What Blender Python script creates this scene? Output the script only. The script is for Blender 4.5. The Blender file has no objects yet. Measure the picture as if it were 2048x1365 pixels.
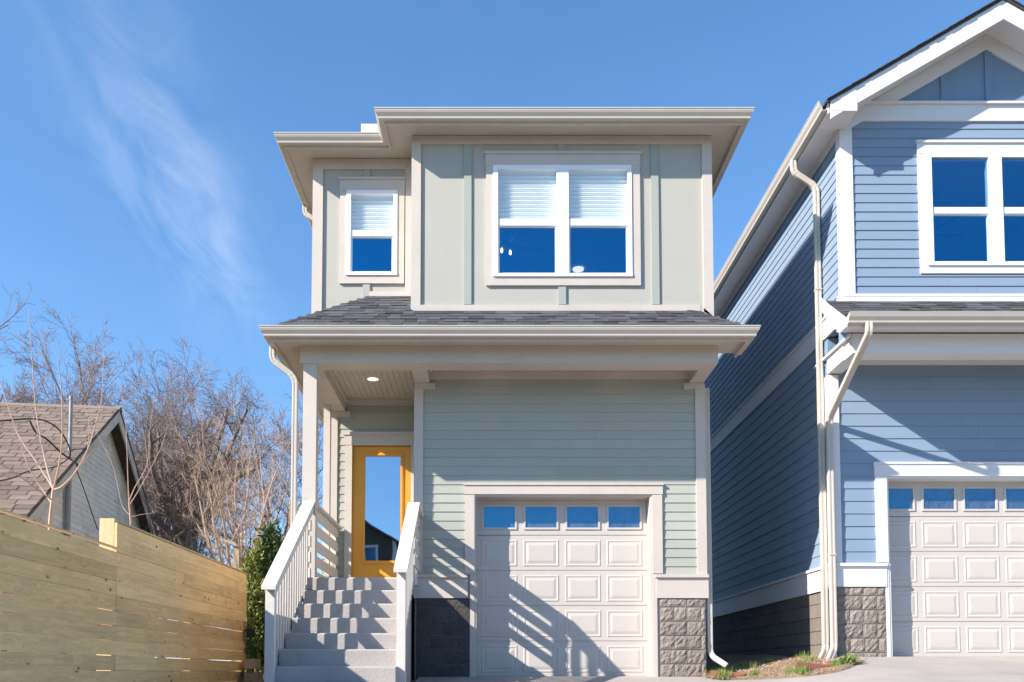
import bpy, bmesh, math, random
from math import radians, sin, cos, tan, atan, pi, sqrt
from mathutils import Vector, Matrix
random.seed(11)
SC = bpy.context.scene
COL = SC.collection

# ------------------------------------------------------------------ camera, sky, sun, exposure
F, PX, HY = 1750.0, 980.0, 1345.0          # focal length in px of the 2048 px photo, vanishing column, eye line
PITCH = atan(F / 32000.0)
PY0 = HY - F * tan(PITCH)
EYE, CAMY = 1.55, -12.3                    # the garage wall stands at y = 0, the street lies at z = 0
cam_d = bpy.data.cameras.new('camera'); cam = bpy.data.objects.new('camera', cam_d); COL.objects.link(cam)
cam.location = (0, CAMY, EYE); cam.rotation_euler = (pi / 2 + PITCH, 0, 0)
cam_d.sensor_fit = 'HORIZONTAL'; cam_d.sensor_width = 36; cam_d.lens = F / 2048 * 36
cam_d.shift_x = (1024 - PX) / 2048; cam_d.shift_y = (PY0 - 682.5) / 2048
cam_d.clip_start = 0.05; cam_d.clip_end = 3000
SC.camera = cam
SUN = Vector((-1.87, -1.0, 1.32)).normalized()
elev = math.asin(SUN.z)
world = bpy.data.worlds.new('World'); SC.world = world; world.use_nodes = True
sd = bpy.data.lights.new('sun', 'SUN'); sd.energy = 5.0; sd.angle = radians(0.55); sd.color = (1.0, 0.93, 0.84)
sun = bpy.data.objects.new('sun', sd); COL.objects.link(sun)
sun.rotation_euler = (-SUN).to_track_quat('-Z', 'Y').to_euler(); sun.location = (-30, -20, 30)
vs = SC.view_settings
vs.view_transform = 'Standard'; vs.look = 'None'; vs.gamma = 1.0; vs.exposure = 0.97; vs.use_curve_mapping = False

def build_world():
    nt = world.node_tree; N = nt.nodes; L = nt.links
    N.clear()
    out = N.new('ShaderNodeOutputWorld'); bg = N.new('ShaderNodeBackground'); bg.inputs['Strength'].default_value = 0.135
    sky = N.new('ShaderNodeTexSky'); sky.sky_type = 'NISHITA'; sky.sun_disc = False
    sky.sun_elevation = elev; sky.sun_rotation = math.atan2(SUN.x, SUN.y)
    sky.air_density = 1.0; sky.dust_density = 0.0; sky.ozone_density = 3.0; sky.altitude = 150
    hs = N.new('ShaderNodeHueSaturation'); hs.inputs['Saturation'].default_value = 1.15; hs.inputs['Value'].default_value = 1.0
    tg = N.new('ShaderNodeTexCoord'); mpz = N.new('ShaderNodeMapping'); mpz.inputs['Location'].default_value = (0, 0, .07); mpz.inputs['Scale'].default_value = (1, 1, .85)
    L.new(tg.outputs['Generated'], mpz.inputs[0]); nz_ = N.new('ShaderNodeVectorMath'); nz_.operation = 'NORMALIZE'; L.new(mpz.outputs[0], nz_.inputs[0]); L.new(nz_.outputs[0], sky.inputs['Vector'])
    L.new(sky.outputs[0], hs.inputs['Color'])
    # thin cirrus on a high flat layer: direction projected to a plane
    tc = N.new('ShaderNodeTexCoord'); sx = N.new('ShaderNodeSeparateXYZ'); L.new(tc.outputs['Generated'], sx.inputs[0])
    def m(op, a, b=None, c=None):
        n = N.new('ShaderNodeMath'); n.operation = op
        for i, v in enumerate((a, b, c)):
            if v is None: continue
            if isinstance(v, (int, float)): n.inputs[i].default_value = v
            else: L.new(v, n.inputs[i])
        return n.outputs[0]
    zc = m('MAXIMUM', sx.outputs[2], 0.02)
    u = m('DIVIDE', sx.outputs[0], zc); v = m('DIVIDE', sx.outputs[1], zc)
    cmb = N.new('ShaderNodeCombineXYZ'); L.new(u, cmb.inputs[0]); L.new(v, cmb.inputs[1])
    def noise(vec, scale, detail, rough, mapping=None, dist=0.0):
        n = N.new('ShaderNodeTexNoise'); n.inputs['Scale'].default_value = scale; n.inputs['Detail'].default_value = detail
        n.inputs['Roughness'].default_value = rough; n.inputs['Distortion'].default_value = dist
        if mapping:
            mp = N.new('ShaderNodeMapping'); mp.inputs['Rotation'].default_value = (0, 0, mapping[0]); mp.inputs['Scale'].default_value = mapping[1]
            L.new(vec, mp.inputs[0]); vec = mp.outputs[0]
        L.new(vec, n.inputs['Vector']); return n.outputs['Fac']
    n1 = noise(cmb.outputs[0], 2.6, 7, 0.58, (radians(16), (2.2, .7, 1)), 1.0)
    n2 = noise(cmb.outputs[0], 0.55, 3, 0.5, None, 0.4)
    streak = m('MULTIPLY', m('SUBTRACT', n1, 0.36), 2.2)
    # one wisp: a soft bent band on the cirrus layer (it leans left of the houses)
    ctr = m('ADD', m('MULTIPLY', v, -0.115), -0.45)
    du = m('DIVIDE', m('SUBTRACT', u, ctr), 0.125)
    band = m('POWER', 2.718, m('MULTIPLY', m('MULTIPLY', du, du), -1.0))
    dv = m('DIVIDE', m('SUBTRACT', v, 1.85), 0.55)
    fade = m('POWER', 2.718, m('MULTIPLY', m('MULTIPLY', dv, dv), -1.0))
    wisp = m('MULTIPLY', m('MULTIPLY', band, fade), 1.0)
    gen = m('MULTIPLY', m('MAXIMUM', m('SUBTRACT', n2, 0.50), 0.0), 0.9)
    cov = m('ADD', wisp, gen)
    amt = N.new('ShaderNodeMath'); amt.operation = 'MULTIPLY'; amt.use_clamp = True
    L.new(m('MAXIMUM', streak, 0.0), amt.inputs[0]); L.new(cov, amt.inputs[1])
    amt2 = m('MINIMUM', m('MULTIPLY', amt.outputs[0], 0.40), 0.36)
    mix = N.new('ShaderNodeMix'); mix.data_type = 'RGBA'
    L.new(amt2, mix.inputs['Factor']); L.new(hs.outputs[0], mix.inputs['A']); mix.inputs['B'].default_value = (4.6, 4.9, 5.4, 1)
    L.new(mix.outputs['Result'], bg.inputs['Color']); L.new(bg.outputs[0], out.inputs['Surface'])
build_world()

# ------------------------------------------------------------------ measuring: a photo pixel on a plane at distance d
def Hh(py, d): return d * tan(PITCH + atan((PY0 - py) / F))
def Z(py, d): return EYE + Hh(py, d)
def X(px, py, d): return (px - PX) * (d * cos(PITCH) + Hh(py, d) * sin(PITCH)) / F
def Yd(d): return d + CAMY
def P(px, py, d): return Vector((X(px, py, d), Yd(d), Z(py, d)))

# ------------------------------------------------------------------ mesh helpers
class MB:
    def __init__(s): s.v = []; s.f = []
    def add(s, verts, faces):
        b = len(s.v); s.v += [tuple(p) for p in verts]; s.f += [tuple(i + b for i in f) for f in faces]; return s
    def box(s, x0, x1, y0, y1, z0, z1):
        if x0 > x1: x0, x1 = x1, x0
        if y0 > y1: y0, y1 = y1, y0
        if z0 > z1: z0, z1 = z1, z0
        return s.add([(x0,y0,z0),(x1,y0,z0),(x1,y1,z0),(x0,y1,z0),(x0,y0,z1),(x1,y0,z1),(x1,y1,z1),(x0,y1,z1)],
                     [(0,3,2,1),(4,5,6,7),(0,1,5,4),(1,2,6,5),(2,3,7,6),(3,0,4,7)])
    def prism(s, poly, vec):
        n = len(poly); a = [Vector(p) for p in poly]; b = [p + Vector(vec) for p in a]
        return s.add(a + b, [tuple(range(n))[::-1], tuple(range(n, 2*n))] + [(i, (i+1) % n, (i+1) % n + n, i + n) for i in range(n)])
    def bar(s, p, q, w, t, up=(0,0,1)):
        p = Vector(p); q = Vector(q); d = (q - p).normalized(); sd = d.cross(Vector(up)).normalized(); u = sd.cross(d)
        c = [sd*(w/2)*i + u*(t/2)*j for i, j in ((-1,-1),(1,-1),(1,1),(-1,1))]
        return s.add([p+k for k in c] + [q+k for k in c], [(0,1,2,3),(7,6,5,4),(0,4,5,1),(1,5,6,2),(2,6,7,3),(3,7,4,0)])
    def tube(s, pts, radii, n=6, cap=True):
        pts = [Vector(p) for p in pts]; m = len(pts); b = len(s.v); prev = None
        for i, p in enumerate(pts):
            d = (pts[min(i+1, m-1)] - pts[max(i-1, 0)])
            d = d.normalized() if d.length > 1e-9 else Vector((0,0,1))
            if prev is None:
                a = Vector((1,0,0)) if abs(d.x) < .8 else Vector((0,1,0)); e1 = d.cross(a).normalized()
            else:
                e1 = prev - d * prev.dot(d); e1 = e1.normalized() if e1.length > 1e-6 else d.orthogonal().normalized()
            prev = e1; e2 = d.cross(e1); r = radii[i] if not isinstance(radii, (int, float)) else radii
            for k in range(n):
                a = 2*pi*k/n; q = p + e1*(r*cos(a)) + e2*(r*sin(a)); s.v.append((q.x, q.y, q.z))
        for i in range(m-1):
            for k in range(n):
                s.f.append((b+i*n+k, b+i*n+(k+1) % n, b+(i+1)*n+(k+1) % n, b+(i+1)*n+k))
        if cap:
            s.f.append(tuple(b+k for k in range(n))[::-1]); s.f.append(tuple(b+(m-1)*n+k for k in range(n)))
        return s
    def mesh(s, name, mat, smooth=False):
        me = bpy.data.meshes.new(name); me.from_pydata(s.v, [], s.f); me.update()
        bm = bmesh.new(); bm.from_mesh(me); bmesh.ops.recalc_face_normals(bm, faces=bm.faces) if len(s.f) < 60000 else None
        bm.to_mesh(me); bm.free()
        if mat: me.materials.append(mat)
        if smooth: me.polygons.foreach_set('use_smooth', [True]*len(me.polygons))
        return me

def link(o, parent):
    COL.objects.link(o)
    if parent is not None:
        o.parent = parent
        if parent.type == 'EMPTY': o.matrix_parent_inverse = Matrix.Translation(-parent.location)
    return o
def obj(name, mb, mat, parent=None, smooth=False):
    return link(bpy.data.objects.new(name, mb.mesh(name, mat, smooth)), parent)
def inst(name, me, parent, loc, rot=(0,0,0), sc=(1,1,1)):
    o = bpy.data.objects.new(name, me); link(o, parent); o.location = loc; o.rotation_euler = rot; o.scale = sc; return o
def thing(name, label, cat, loc, group=None):
    o = bpy.data.objects.new(name, None); o.empty_display_size = .2; COL.objects.link(o); o.location = loc
    return tag(o, label, cat, group)
def tag(o, label, cat, group=None, kind=None):
    o['label'] = label; o['category'] = cat
    if group: o['group'] = group
    if kind: o['kind'] = kind
    return o
def struct(o): o['kind'] = 'structure'; return o
def box(name, x0, x1, y0, y1, z0, z1, mat, parent): return obj(name, MB().box(x0,x1,y0,y1,z0,z1), mat, parent)

# ------------------------------------------------------------------ materials
def mat(name, col, rough=.6, var=.06, vscale=3.0, bump=0.0, bscale=60.0, stretch=(1,1,1), rnd=0.0, dirt=None, metal=0.0, spec=.4, detail=5, dscale=.9):
    m = bpy.data.materials.new(name); m.use_nodes = True; nt = m.node_tree; N = nt.nodes; L = nt.links
    bs = N['Principled BSDF']; bs.inputs['Roughness'].default_value = rough; bs.inputs['Metallic'].default_value = metal
    bs.inputs['Specular IOR Level'].default_value = spec
    tc = N.new('ShaderNodeTexCoord'); oi = N.new('ShaderNodeObjectInfo')
    mp = N.new('ShaderNodeMapping'); mp.inputs['Scale'].default_value = stretch; L.new(tc.outputs['Object'], mp.inputs[0])
    off = N.new('ShaderNodeVectorMath'); off.operation = 'ADD'
    sc = N.new('ShaderNodeMath'); sc.operation = 'MULTIPLY'; sc.inputs[1].default_value = 37.0 if rnd else 0.0
    L.new(oi.outputs['Random'], sc.inputs[0]); L.new(mp.outputs[0], off.inputs[0]); L.new(sc.outputs[0], off.inputs[1])
    n = N.new('ShaderNodeTexNoise'); n.inputs['Scale'].default_value = vscale; n.inputs['Detail'].default_value = detail; n.inputs['Roughness'].default_value = .6
    L.new(off.outputs[0], n.inputs['Vector'])
    mr = N.new('ShaderNodeMapRange'); mr.inputs['From Min'].default_value = .25; mr.inputs['From Max'].default_value = .75
    mr.inputs['To Min'].default_value = 1 - var; mr.inputs['To Max'].default_value = 1 + var; L.new(n.outputs['Fac'], mr.inputs['Value'])
    mr2 = N.new('ShaderNodeMapRange'); mr2.inputs['To Min'].default_value = 1 - rnd; mr2.inputs['To Max'].default_value = 1 + rnd; L.new(oi.outputs['Random'], mr2.inputs['Value'])
    mu = N.new('ShaderNodeMath'); mu.operation = 'MULTIPLY'; L.new(mr.outputs[0], mu.inputs[0]); L.new(mr2.outputs[0], mu.inputs[1])
    vm = N.new('ShaderNodeVectorMath'); vm.operation = 'SCALE'; vm.inputs[0].default_value = col; L.new(mu.outputs[0], vm.inputs['Scale'])
    colout = vm.outputs[0]
    if dirt:
        n3 = N.new('ShaderNodeTexNoise'); n3.inputs['Scale'].default_value = dscale; n3.inputs['Detail'].default_value = 8; n3.inputs['Roughness'].default_value = .7; L.new(tc.outputs['Object'], n3.inputs['Vector'])
        r3 = N.new('ShaderNodeMapRange'); r3.inputs['From Min'].default_value = .5; r3.inputs['From Max'].default_value = .72; r3.inputs['To Max'].default_value = dirt[3]; L.new(n3.outputs['Fac'], r3.inputs['Value'])
        mx = N.new('ShaderNodeMix'); mx.data_type = 'RGBA'; L.new(r3.outputs[0], mx.inputs['Factor']); L.new(colout, mx.inputs['A']); mx.inputs['B'].default_value = (*dirt[:3], 1); colout = mx.outputs['Result']
    L.new(colout, bs.inputs['Base Color'])
    if bump:
        n2 = N.new('ShaderNodeTexNoise'); n2.inputs['Scale'].default_value = bscale; n2.inputs['Detail'].default_value = 6; L.new(off.outputs[0], n2.inputs['Vector'])
        b = N.new('ShaderNodeBump'); b.inputs['Strength'].default_value = bump; b.inputs['Distance'].default_value = .02; L.new(n2.outputs['Fac'], b.inputs['Height']); L.new(b.outputs[0], bs.inputs['Normal'])
    return m

M = {}
M['sage'] = mat('sage_siding', (.375, .382, .33), .65, .04, 2, .08, 8, (1, 6, 30), .05, dirt=(.33,.335,.29,.45), dscale=1.7)
M['sage_panel'] = mat('sage_panel', (.415, .395, .345), .7, .03, 1.5, .05, 90)
M['batten'] = mat('sage_batten', (.345, .36, .32), .65, .03, 2, .05, 40)
M['greige'] = mat('greige_trim', (.545, .48, .42), .6, .04, 2.5, .04, 40, dirt=(.40,.35,.31,.35))
M['tan'] = mat('tan_gutter', (.51, .455, .39), .4, .03, 1.5, 0, dirt=(.42,.37,.31,.3))
M['garage'] = mat('garage_door_paint', (.53, .482, .435), .5, .03, 2, .04, 25, (1, 1, 12), dirt=(.46,.415,.37,.5), dscale=1.6)
M['vinyl'] = mat('white_vinyl', (.80, .80, .82), .35, .015, 2)
M['white'] = mat('white_trim', (.70, .68, .675), .55, .03, 2, .03, 40)
M['rail'] = mat('railing_paint', (.60, .565, .52), .6, .05, 4, .12, 14, (1, 1, 1), .03, dirt=(.5,.46,.42,.4), dscale=3)
M['blue'] = mat('blue_siding', (.215, .285, .375), .6, .03, 2, .05, 8, (1, 6, 30), .03)
M['blue_panel'] = mat('blue_panel', (.175, .265, .365), .65, .03, 2, .04, 80)
M['block'] = mat('split_block', (.255, .215, .185), .95, .28, 14, .9, 45, (1,1,1), .12, detail=9)
M['block_smooth'] = mat('plain_block', (.19, .16, .14), .95, .12, 6, .5, 70, (1,1,1), .08)
M['dark_block'] = mat('dark_foundation_block', (.065, .058, .056), .6, .3, 5, .5, 60, (1,1,1), .15)  # darker block tone for the foundation left of the garage door
M['mortar'] = mat('mortar', (.25, .22, .20), .95, .1, 20, .3, 90)
M['shingle'] = mat('asphalt_shingle', (.092, .09, .098), .95, .35, 90, .8, 220, (1,1,1), .42)
M['brown_shingle'] = mat('brown_shingle', (.26, .195, .15), .95, .3, 60, .8, 160, (1,1,1), .22, dirt=(.2,.155,.13,.5))
M['concrete'] = mat('concrete', (.345, .312, .287), .85, .12, 1.6, .3, 120, dirt=(.25,.225,.205,.6), dscale=.7)
M['step'] = mat('step_concrete', (.40, .37, .345), .8, .09, 5, .35, 60, dirt=(.29,.265,.245,.7), dscale=2.5)
M['old_siding'] = mat('weathered_siding', (.64, .61, .56), .8, .12, 3, .25, 9, (1, 3, 20), .06, dirt=(.34,.32,.28,.7), dscale=1.3)
M['old_trim'] = mat('weathered_trim', (.50, .46, .41), .85, .18, 5, .4, 30, (1,1,1), .06, dirt=(.2,.18,.16,.6), dscale=2)
M['dark_wood'] = mat('dark_old_wood', (.09, .075, .065), .9, .2, 6, .2)
M['steel'] = mat('galvanised_pipe', (.25, .26, .27), .55, .2, 9, 0, metal=.2)
M['cable'] = mat('black_cable', (.02, .02, .022), .6, .1)
M['ground'] = mat('dry_lawn', (.19, .16, .095), .95, .3, 3, .8, 40)
M['asphalt'] = mat('asphalt', (.08, .077, .073), .9, .15, 8, .4, 150)
M['soil'] = mat('soil', (.27, .195, .135), .98, .3, 12, 1.0, 60)
M['straw'] = mat('straw', (.68, .50, .34), .85, .25, 40, 0)
M['grass'] = mat('grass_blades', (.155, .235, .045), .7, .35, 15, 0)
M['weed'] = mat('weed_leaves', (.13, .20, .05), .6, .3, 30, 0)
M['splash'] = mat('splash_block_plastic', (.23, .085, .06), .6, .12, 12, .2)
M['bark'] = mat('grey_bark', (.20, .15, .125), .95, .25, 9, .4)
M['bark_light'] = mat('tan_bark', (.38, .275, .205), .9, .2, 9, .3)
M['bark_far'] = mat('far_bark', (.24, .185, .185), .95, .2, 3, 0)
M['sapling'] = mat('sapling_bark', (.46, .32, .245), .8, .2, 12, .2)
M['vine'] = mat('dry_vine', (.26, .19, .135), .95, .3, 15, 0)
M['thuja'] = mat('thuja_foliage', (.055, .085, .02), .75, .35, 5, 0)
M['thuja_l'] = mat('thuja_foliage_yellow', (.20, .22, .045), .75, .35, 5, 0)
M['pot'] = mat('dark_pot', (.035, .03, .035), .6, .1)
M['dark_room'] = mat('room_paint', (.5, .5, .5), .9, .02)
M['shade'] = mat('pleated_shade', (.88, .88, .85), .8, .01)
M['fan'] = mat('fan_blade', (.03, .03, .035), .5, .1)
M['rubber'] = mat('door_seal', (.03, .03, .03), .7, .1)

def door_paint():
    m = mat('yellow_door_paint', (.76, .335, .03), .35, .03, 2, .03, 20); return m
M['door'] = door_paint()

def wood(name, base, dark, axis='Y'):
    m = bpy.data.materials.new(name); m.use_nodes = True; nt = m.node_tree; N = nt.nodes; L = nt.links
    bs = N['Principled BSDF']; bs.inputs['Roughness'].default_value = .7; bs.inputs['Specular IOR Level'].default_value = .25
    tc = N.new('ShaderNodeTexCoord'); oi = N.new('ShaderNodeObjectInfo')
    sc = N.new('ShaderNodeMath'); sc.operation = 'MULTIPLY'; sc.inputs[1].default_value = 53.0; L.new(oi.outputs['Random'], sc.inputs[0])
    off = N.new('ShaderNodeVectorMath'); off.operation = 'ADD'; L.new(tc.outputs['Object'], off.inputs[0]); L.new(sc.outputs[0], off.inputs[1])
    def mapped(s):
        mp = N.new('ShaderNodeMapping'); mp.inputs['Scale'].default_value = s; L.new(off.outputs[0], mp.inputs[0]); return mp.outputs[0]
    st = (12, 1.1, 26) if axis == 'Y' else (1.1, 12, 26) if axis == 'X' else (18, 18, 1.1)
    kn = (5, 4.6, 9) if axis == 'Y' else (3.2, 4, 9) if axis == 'X' else (9, 9, 3.2)
    # knots
    vo = N.new('ShaderNodeTexVoronoi'); vo.inputs['Scale'].default_value = 1.0; vo.inputs['Randomness'].default_value = 1.0; L.new(mapped(kn), vo.inputs['Vector'])
    kr = N.new('ShaderNodeMapRange'); kr.inputs['From Min'].default_value = .07; kr.inputs['From Max'].default_value = .19; kr.inputs['To Min'].default_value = 1; kr.inputs['To Max'].default_value = 0; L.new(vo.outputs['Distance'], kr.inputs['Value'])
    kh = N.new('ShaderNodeMapRange'); kh.inputs['From Min'].default_value = .1; kh.inputs['From Max'].default_value = .55; kh.inputs['To Min'].default_value = .9; kh.inputs['To Max'].default_value = 0; L.new(vo.outputs['Distance'], kh.inputs['Value'])
    # grain, bent round the knots
    ad = N.new('ShaderNodeVectorMath'); ad.operation = 'ADD'; L.new(mapped(st), ad.inputs[0]); L.new(kh.outputs[0], ad.inputs[1])
    n = N.new('ShaderNodeTexNoise'); n.inputs['Scale'].default_value = 1.4; n.inputs['Detail'].default_value = 6; n.inputs['Distortion'].default_value = .5; L.new(ad.outputs[0], n.inputs['Vector'])
    n2 = N.new('ShaderNodeTexNoise'); n2.inputs['Scale'].default_value = 1.2; n2.inputs['Detail'].default_value = 3; L.new(off.outputs[0], n2.inputs['Vector'])
    cr = N.new('ShaderNodeValToRGB'); e = cr.color_ramp.elements
    e[0].position = .3; e[0].color = (*[c*.80 for c in base], 1); e[1].position = .7; e[1].color = (*[min(1, c*1.07) for c in base], 1); L.new(n.outputs['Fac'], cr.inputs[0])
    mr = N.new('ShaderNodeMapRange'); mr.inputs['To Min'].default_value = .84; mr.inputs['To Max'].default_value = 1.14; L.new(oi.outputs['Random'], mr.inputs['Value'])
    mr2 = N.new('ShaderNodeMapRange'); mr2.inputs['From Min'].default_value = .3; mr2.inputs['From Max'].default_value = .7; mr2.inputs['To Min'].default_value = .9; mr2.inputs['To Max'].default_value = 1.1; L.new(n2.outputs['Fac'], mr2.inputs['Value'])
    mm = N.new('ShaderNodeMath'); mm.operation = 'MULTIPLY'; L.new(mr.outputs[0], mm.inputs[0]); L.new(mr2.outputs[0], mm.inputs[1])
    vm = N.new('ShaderNodeVectorMath'); vm.operation = 'SCALE'; L.new(cr.outputs[0], vm.inputs[0]); L.new(mm.outputs[0], vm.inputs['Scale'])
    sel = N.new('ShaderNodeMath'); sel.operation = 'GREATER_THAN'; sel.inputs[1].default_value = .62
    sp = N.new('ShaderNodeSeparateColor'); L.new(vo.outputs['Color'], sp.inputs[0]); L.new(sp.outputs[0], sel.inputs[0])
    kk = N.new('ShaderNodeMath'); kk.operation = 'MULTIPLY'; L.new(kr.outputs[0], kk.inputs[0]); L.new(sel.outputs[0], kk.inputs[1])
    k2 = N.new('ShaderNodeMath'); k2.operation = 'MULTIPLY'; k2.inputs[1].default_value = .85; L.new(kk.outputs[0], k2.inputs[0])
    mx = N.new('ShaderNodeMix'); mx.data_type = 'RGBA'; L.new(k2.outputs[0], mx.inputs['Factor']); L.new(vm.outputs[0], mx.inputs['A']); mx.inputs['B'].default_value = (*dark, 1)
    L.new(mx.outputs['Result'], bs.inputs['Base Color'])
    b = N.new('ShaderNodeBump'); b.inputs['Strength'].default_value = .15; b.inputs['Distance'].default_value = .01; L.new(n.outputs['Fac'], b.inputs['Height']); L.new(b.outputs[0], bs.inputs['Normal'])
    return m
M['pine'] = wood('new_pine', (.95, .615, .275), (.20, .10, .045), 'Y')
M['pine_v'] = wood('new_pine_post', (.70, .52, .29), (.22, .12, .05), 'Z')
M['old_wood'] = wood('raw_lumber', (.48, .36, .23), (.18, .1, .05), 'X')

def glass(name, refl=.25, tint=(.05, .47, .80), trans=(.86, .92, .95), dust=0.0, rough=0.0):
    m = bpy.data.materials.new(name); m.use_nodes = True; nt = m.node_tree; N = nt.nodes; L = nt.links
    N.clear(); out = N.new('ShaderNodeOutputMaterial'); g = N.new('ShaderNodeBsdfGlossy'); g.inputs['Color'].default_value = (*tint, 1); g.inputs['Roughness'].default_value = rough
    t = N.new('ShaderNodeBsdfTransparent'); t.inputs['Color'].default_value = (*trans, 1)
    tc = N.new('ShaderNodeTexCoord'); nz = N.new('ShaderNodeTexNoise'); nz.inputs['Scale'].default_value = 1.6; nz.inputs['Detail'].default_value = 1; L.new(tc.outputs['Object'], nz.inputs['Vector'])
    bp = N.new('ShaderNodeBump'); bp.inputs['Strength'].default_value = .05; bp.inputs['Distance'].default_value = .02; L.new(nz.outputs['Fac'], bp.inputs['Height']); L.new(bp.outputs[0], g.inputs['Normal'])
    mx = N.new('ShaderNodeMixShader'); mx.inputs[0].default_value = refl + .04; L.new(t.outputs[0], mx.inputs[1]); L.new(g.outputs[0], mx.inputs[2])
    last = mx.outputs[0]
    if dust:
        d = N.new('ShaderNodeBsdfDiffuse'); d.inputs['Color'].default_value = (.62, .64, .66, 1)
        n = N.new('ShaderNodeTexNoise'); n.inputs['Scale'].default_value = 40; n.inputs['Detail'].default_value = 5; mp = N.new('ShaderNodeMapping'); mp.inputs['Scale'].default_value = (1, 1, .25); L.new(tc.outputs['Object'], mp.inputs[0]); L.new(mp.outputs[0], n.inputs['Vector'])
        mr = N.new('ShaderNodeMapRange'); mr.inputs['From Min'].default_value = .35; mr.inputs['From Max'].default_value = .65; mr.inputs['To Min'].default_value = dust*.5; mr.inputs['To Max'].default_value = dust*1.3; L.new(n.outputs['Fac'], mr.inputs['Value'])
        m2 = N.new('ShaderNodeMixShader'); L.new(mr.outputs[0], m2.inputs[0]); L.new(last, m2.inputs[1]); L.new(d.outputs[0], m2.inputs[2]); last = m2.outputs[0]
    L.new(last, out.inputs['Surface']); return m
M['glass'] = glass('window_glass')
M['glass_up'] = glass('upper_sash_glass', .04, (.4, .7, .95), (.98, 1, 1))
M['glass_garage'] = glass('garage_glass', .30, (.03, .40, .68), (.4, .45, .5), .10)
M['glass_door'] = glass('door_glass', .46, (.72, .84, .95), (.4, .45, .5), rough=.015)
def emit(name, col, s):
    m = bpy.data.materials.new(name); m.use_nodes = True; N = m.node_tree.nodes
    b = N['Principled BSDF']; b.inputs['Base Color'].default_value = (.8, .8, .8, 1); b.inputs['Emission Color'].default_value = (*col, 1); b.inputs['Emission Strength'].default_value = s; return m
M['lamp'] = emit('lamp_lens', (1, .86, .68), 1.1)
M['bulb'] = emit('bulb_glow', (1, .85, .66), 3.5)

# ------------------------------------------------------------------ builders shared by the houses
def lap_boards(parent, m, axis, plane, sgn, u0, u1, z0, z1, expo, holes=(), ends=None, name='siding_board', seed=1, maxlen=3.7):
    rng = random.Random(seed); z = z0; i = 0
    while z < z1 - .01:
        zt = min(z + expo, z1)
        def span(zz):
            return ends(zz) if ends else (u0, u1)
        a0, b0 = span(z); a1, b1 = span(zt)
        if max(b0 - a0, b1 - a1) < .04: break
        iv = [(a0, b0, a1, b1)]
        for (h0, h1, hz0, hz1) in holes:
            if hz1 <= z + .002 or hz0 >= zt - .002: continue
            nv = []
            for (p, q, p1, q1) in iv:
                if h1 <= p or h0 >= q: nv.append((p, q, p1, q1)); continue
                if h0 > p + .01: nv.append((p, h0, p1, h0))
                if h1 < q - .01: nv.append((h1, q, h1, q1))
            iv = nv
        parts = []
        for (p, q, p1, q1) in iv:
            if q - p > maxlen:
                c = p + (q - p) * rng.uniform(.25, .75); parts += [(p, c - .0012, p1, c - .0012), (c + .0012, q, c + .0012, q1)]
                if q - p > 2*maxlen:
                    p_, q_, _, q1_ = parts[-1]; parts = parts[:-1]; c2 = p_ + (q_-p_)*.5; parts += [(p_, c2-.0012, p_, c2-.0012), (c2+.0012, q_, c2+.0012, q1_)]
            else: parts.append((p, q, p1, q1))
        jit = rng.uniform(-.0008, .0008)
        for (p, q, p1, q1) in parts:
            to, ti, zb = .017 + jit, .005, z - .012
            def V(u, o, zz): return (u, plane + sgn*o, zz) if axis == 'x' else (plane + sgn*o, u, zz)
            mb = MB().add([V(p,0,zb),V(q,0,zb),V(q,to,zb),V(p,to,zb),V(p1,0,zt),V(q1,0,zt),V(q1,ti,zt),V(p1,ti,zt)],
                          [(0,3,2,1),(4,5,6,7),(0,1,5,4),(1,2,6,5),(2,3,7,6),(3,0,4,7)])
            obj(name, mb, m, parent)
        z = zt; i += 1

def wall_sheet(parent, name, m, axis, plane, sgn, u0, u1, z0, z1, holes=(), th=.10):
    us = sorted({u0, u1, *[min(max(h[0], u0), u1) for h in holes], *[min(max(h[1], u0), u1) for h in holes]})
    zs = sorted({z0, z1, *[min(max(h[2], z0), z1) for h in holes], *[min(max(h[3], z0), z1) for h in holes]})
    mb = MB()
    for a, b in zip(us, us[1:]):
        run = None
        for c, d in zip(zs, zs[1:]):
            mid = ((a+b)/2, (c+d)/2)
            if any(h[0] < mid[0] < h[1] and h[2] < mid[1] < h[3] for h in holes):
                if run: _emit(mb, axis, plane, sgn, a, b, run, th); run = None
                continue
            run = (run[0], d) if run else (c, d)
        if run: _emit(mb, axis, plane, sgn, a, b, run, th)
    return obj(name, mb, m, parent)
def _emit(mb, axis, plane, sgn, a, b, run, th):
    if axis == 'x': mb.box(a, b, plane, plane - sgn*th, run[0], run[1])
    else: mb.box(plane, plane - sgn*th, a, b, run[0], run[1])

def sweep(path, prof, closed_prof=True):
    """sweep a (outward, z) profile along a horizontal path with mitred corners; outward is to the right of travel"""
    n = len(path); mb = MB(); rings = []
    for i in range(n):
        p = Vector(path[i]); ns = []
        if i > 0: d = (p - Vector(path[i-1])).normalized(); ns.append(Vector((d.y, -d.x)))
        if i < n-1: d = (Vector(path[i+1]) - p).normalized(); ns.append(Vector((d.y, -d.x)))
        if len(ns) == 2:
            b = (ns[0] + ns[1]); b = b / (1 + ns[0].dot(ns[1]))
        else: b = ns[0]
        rings.append([(p.x + b.x*o, p.y + b.y*o, z) for o, z in prof])
    k = len(prof); vs_ = [q for r in rings for q in r]; fs = []
    for i in range(n-1):
        for j in range(k if closed_prof else k-1):
            fs.append((i*k+j, i*k+(j+1) % k, (i+1)*k+(j+1) % k, (i+1)*k+j))
    if closed_prof: fs += [tuple(range(k))[::-1], tuple((n-1)*k + j for j in range(k))]
    return mb.add(vs_, fs)

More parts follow.
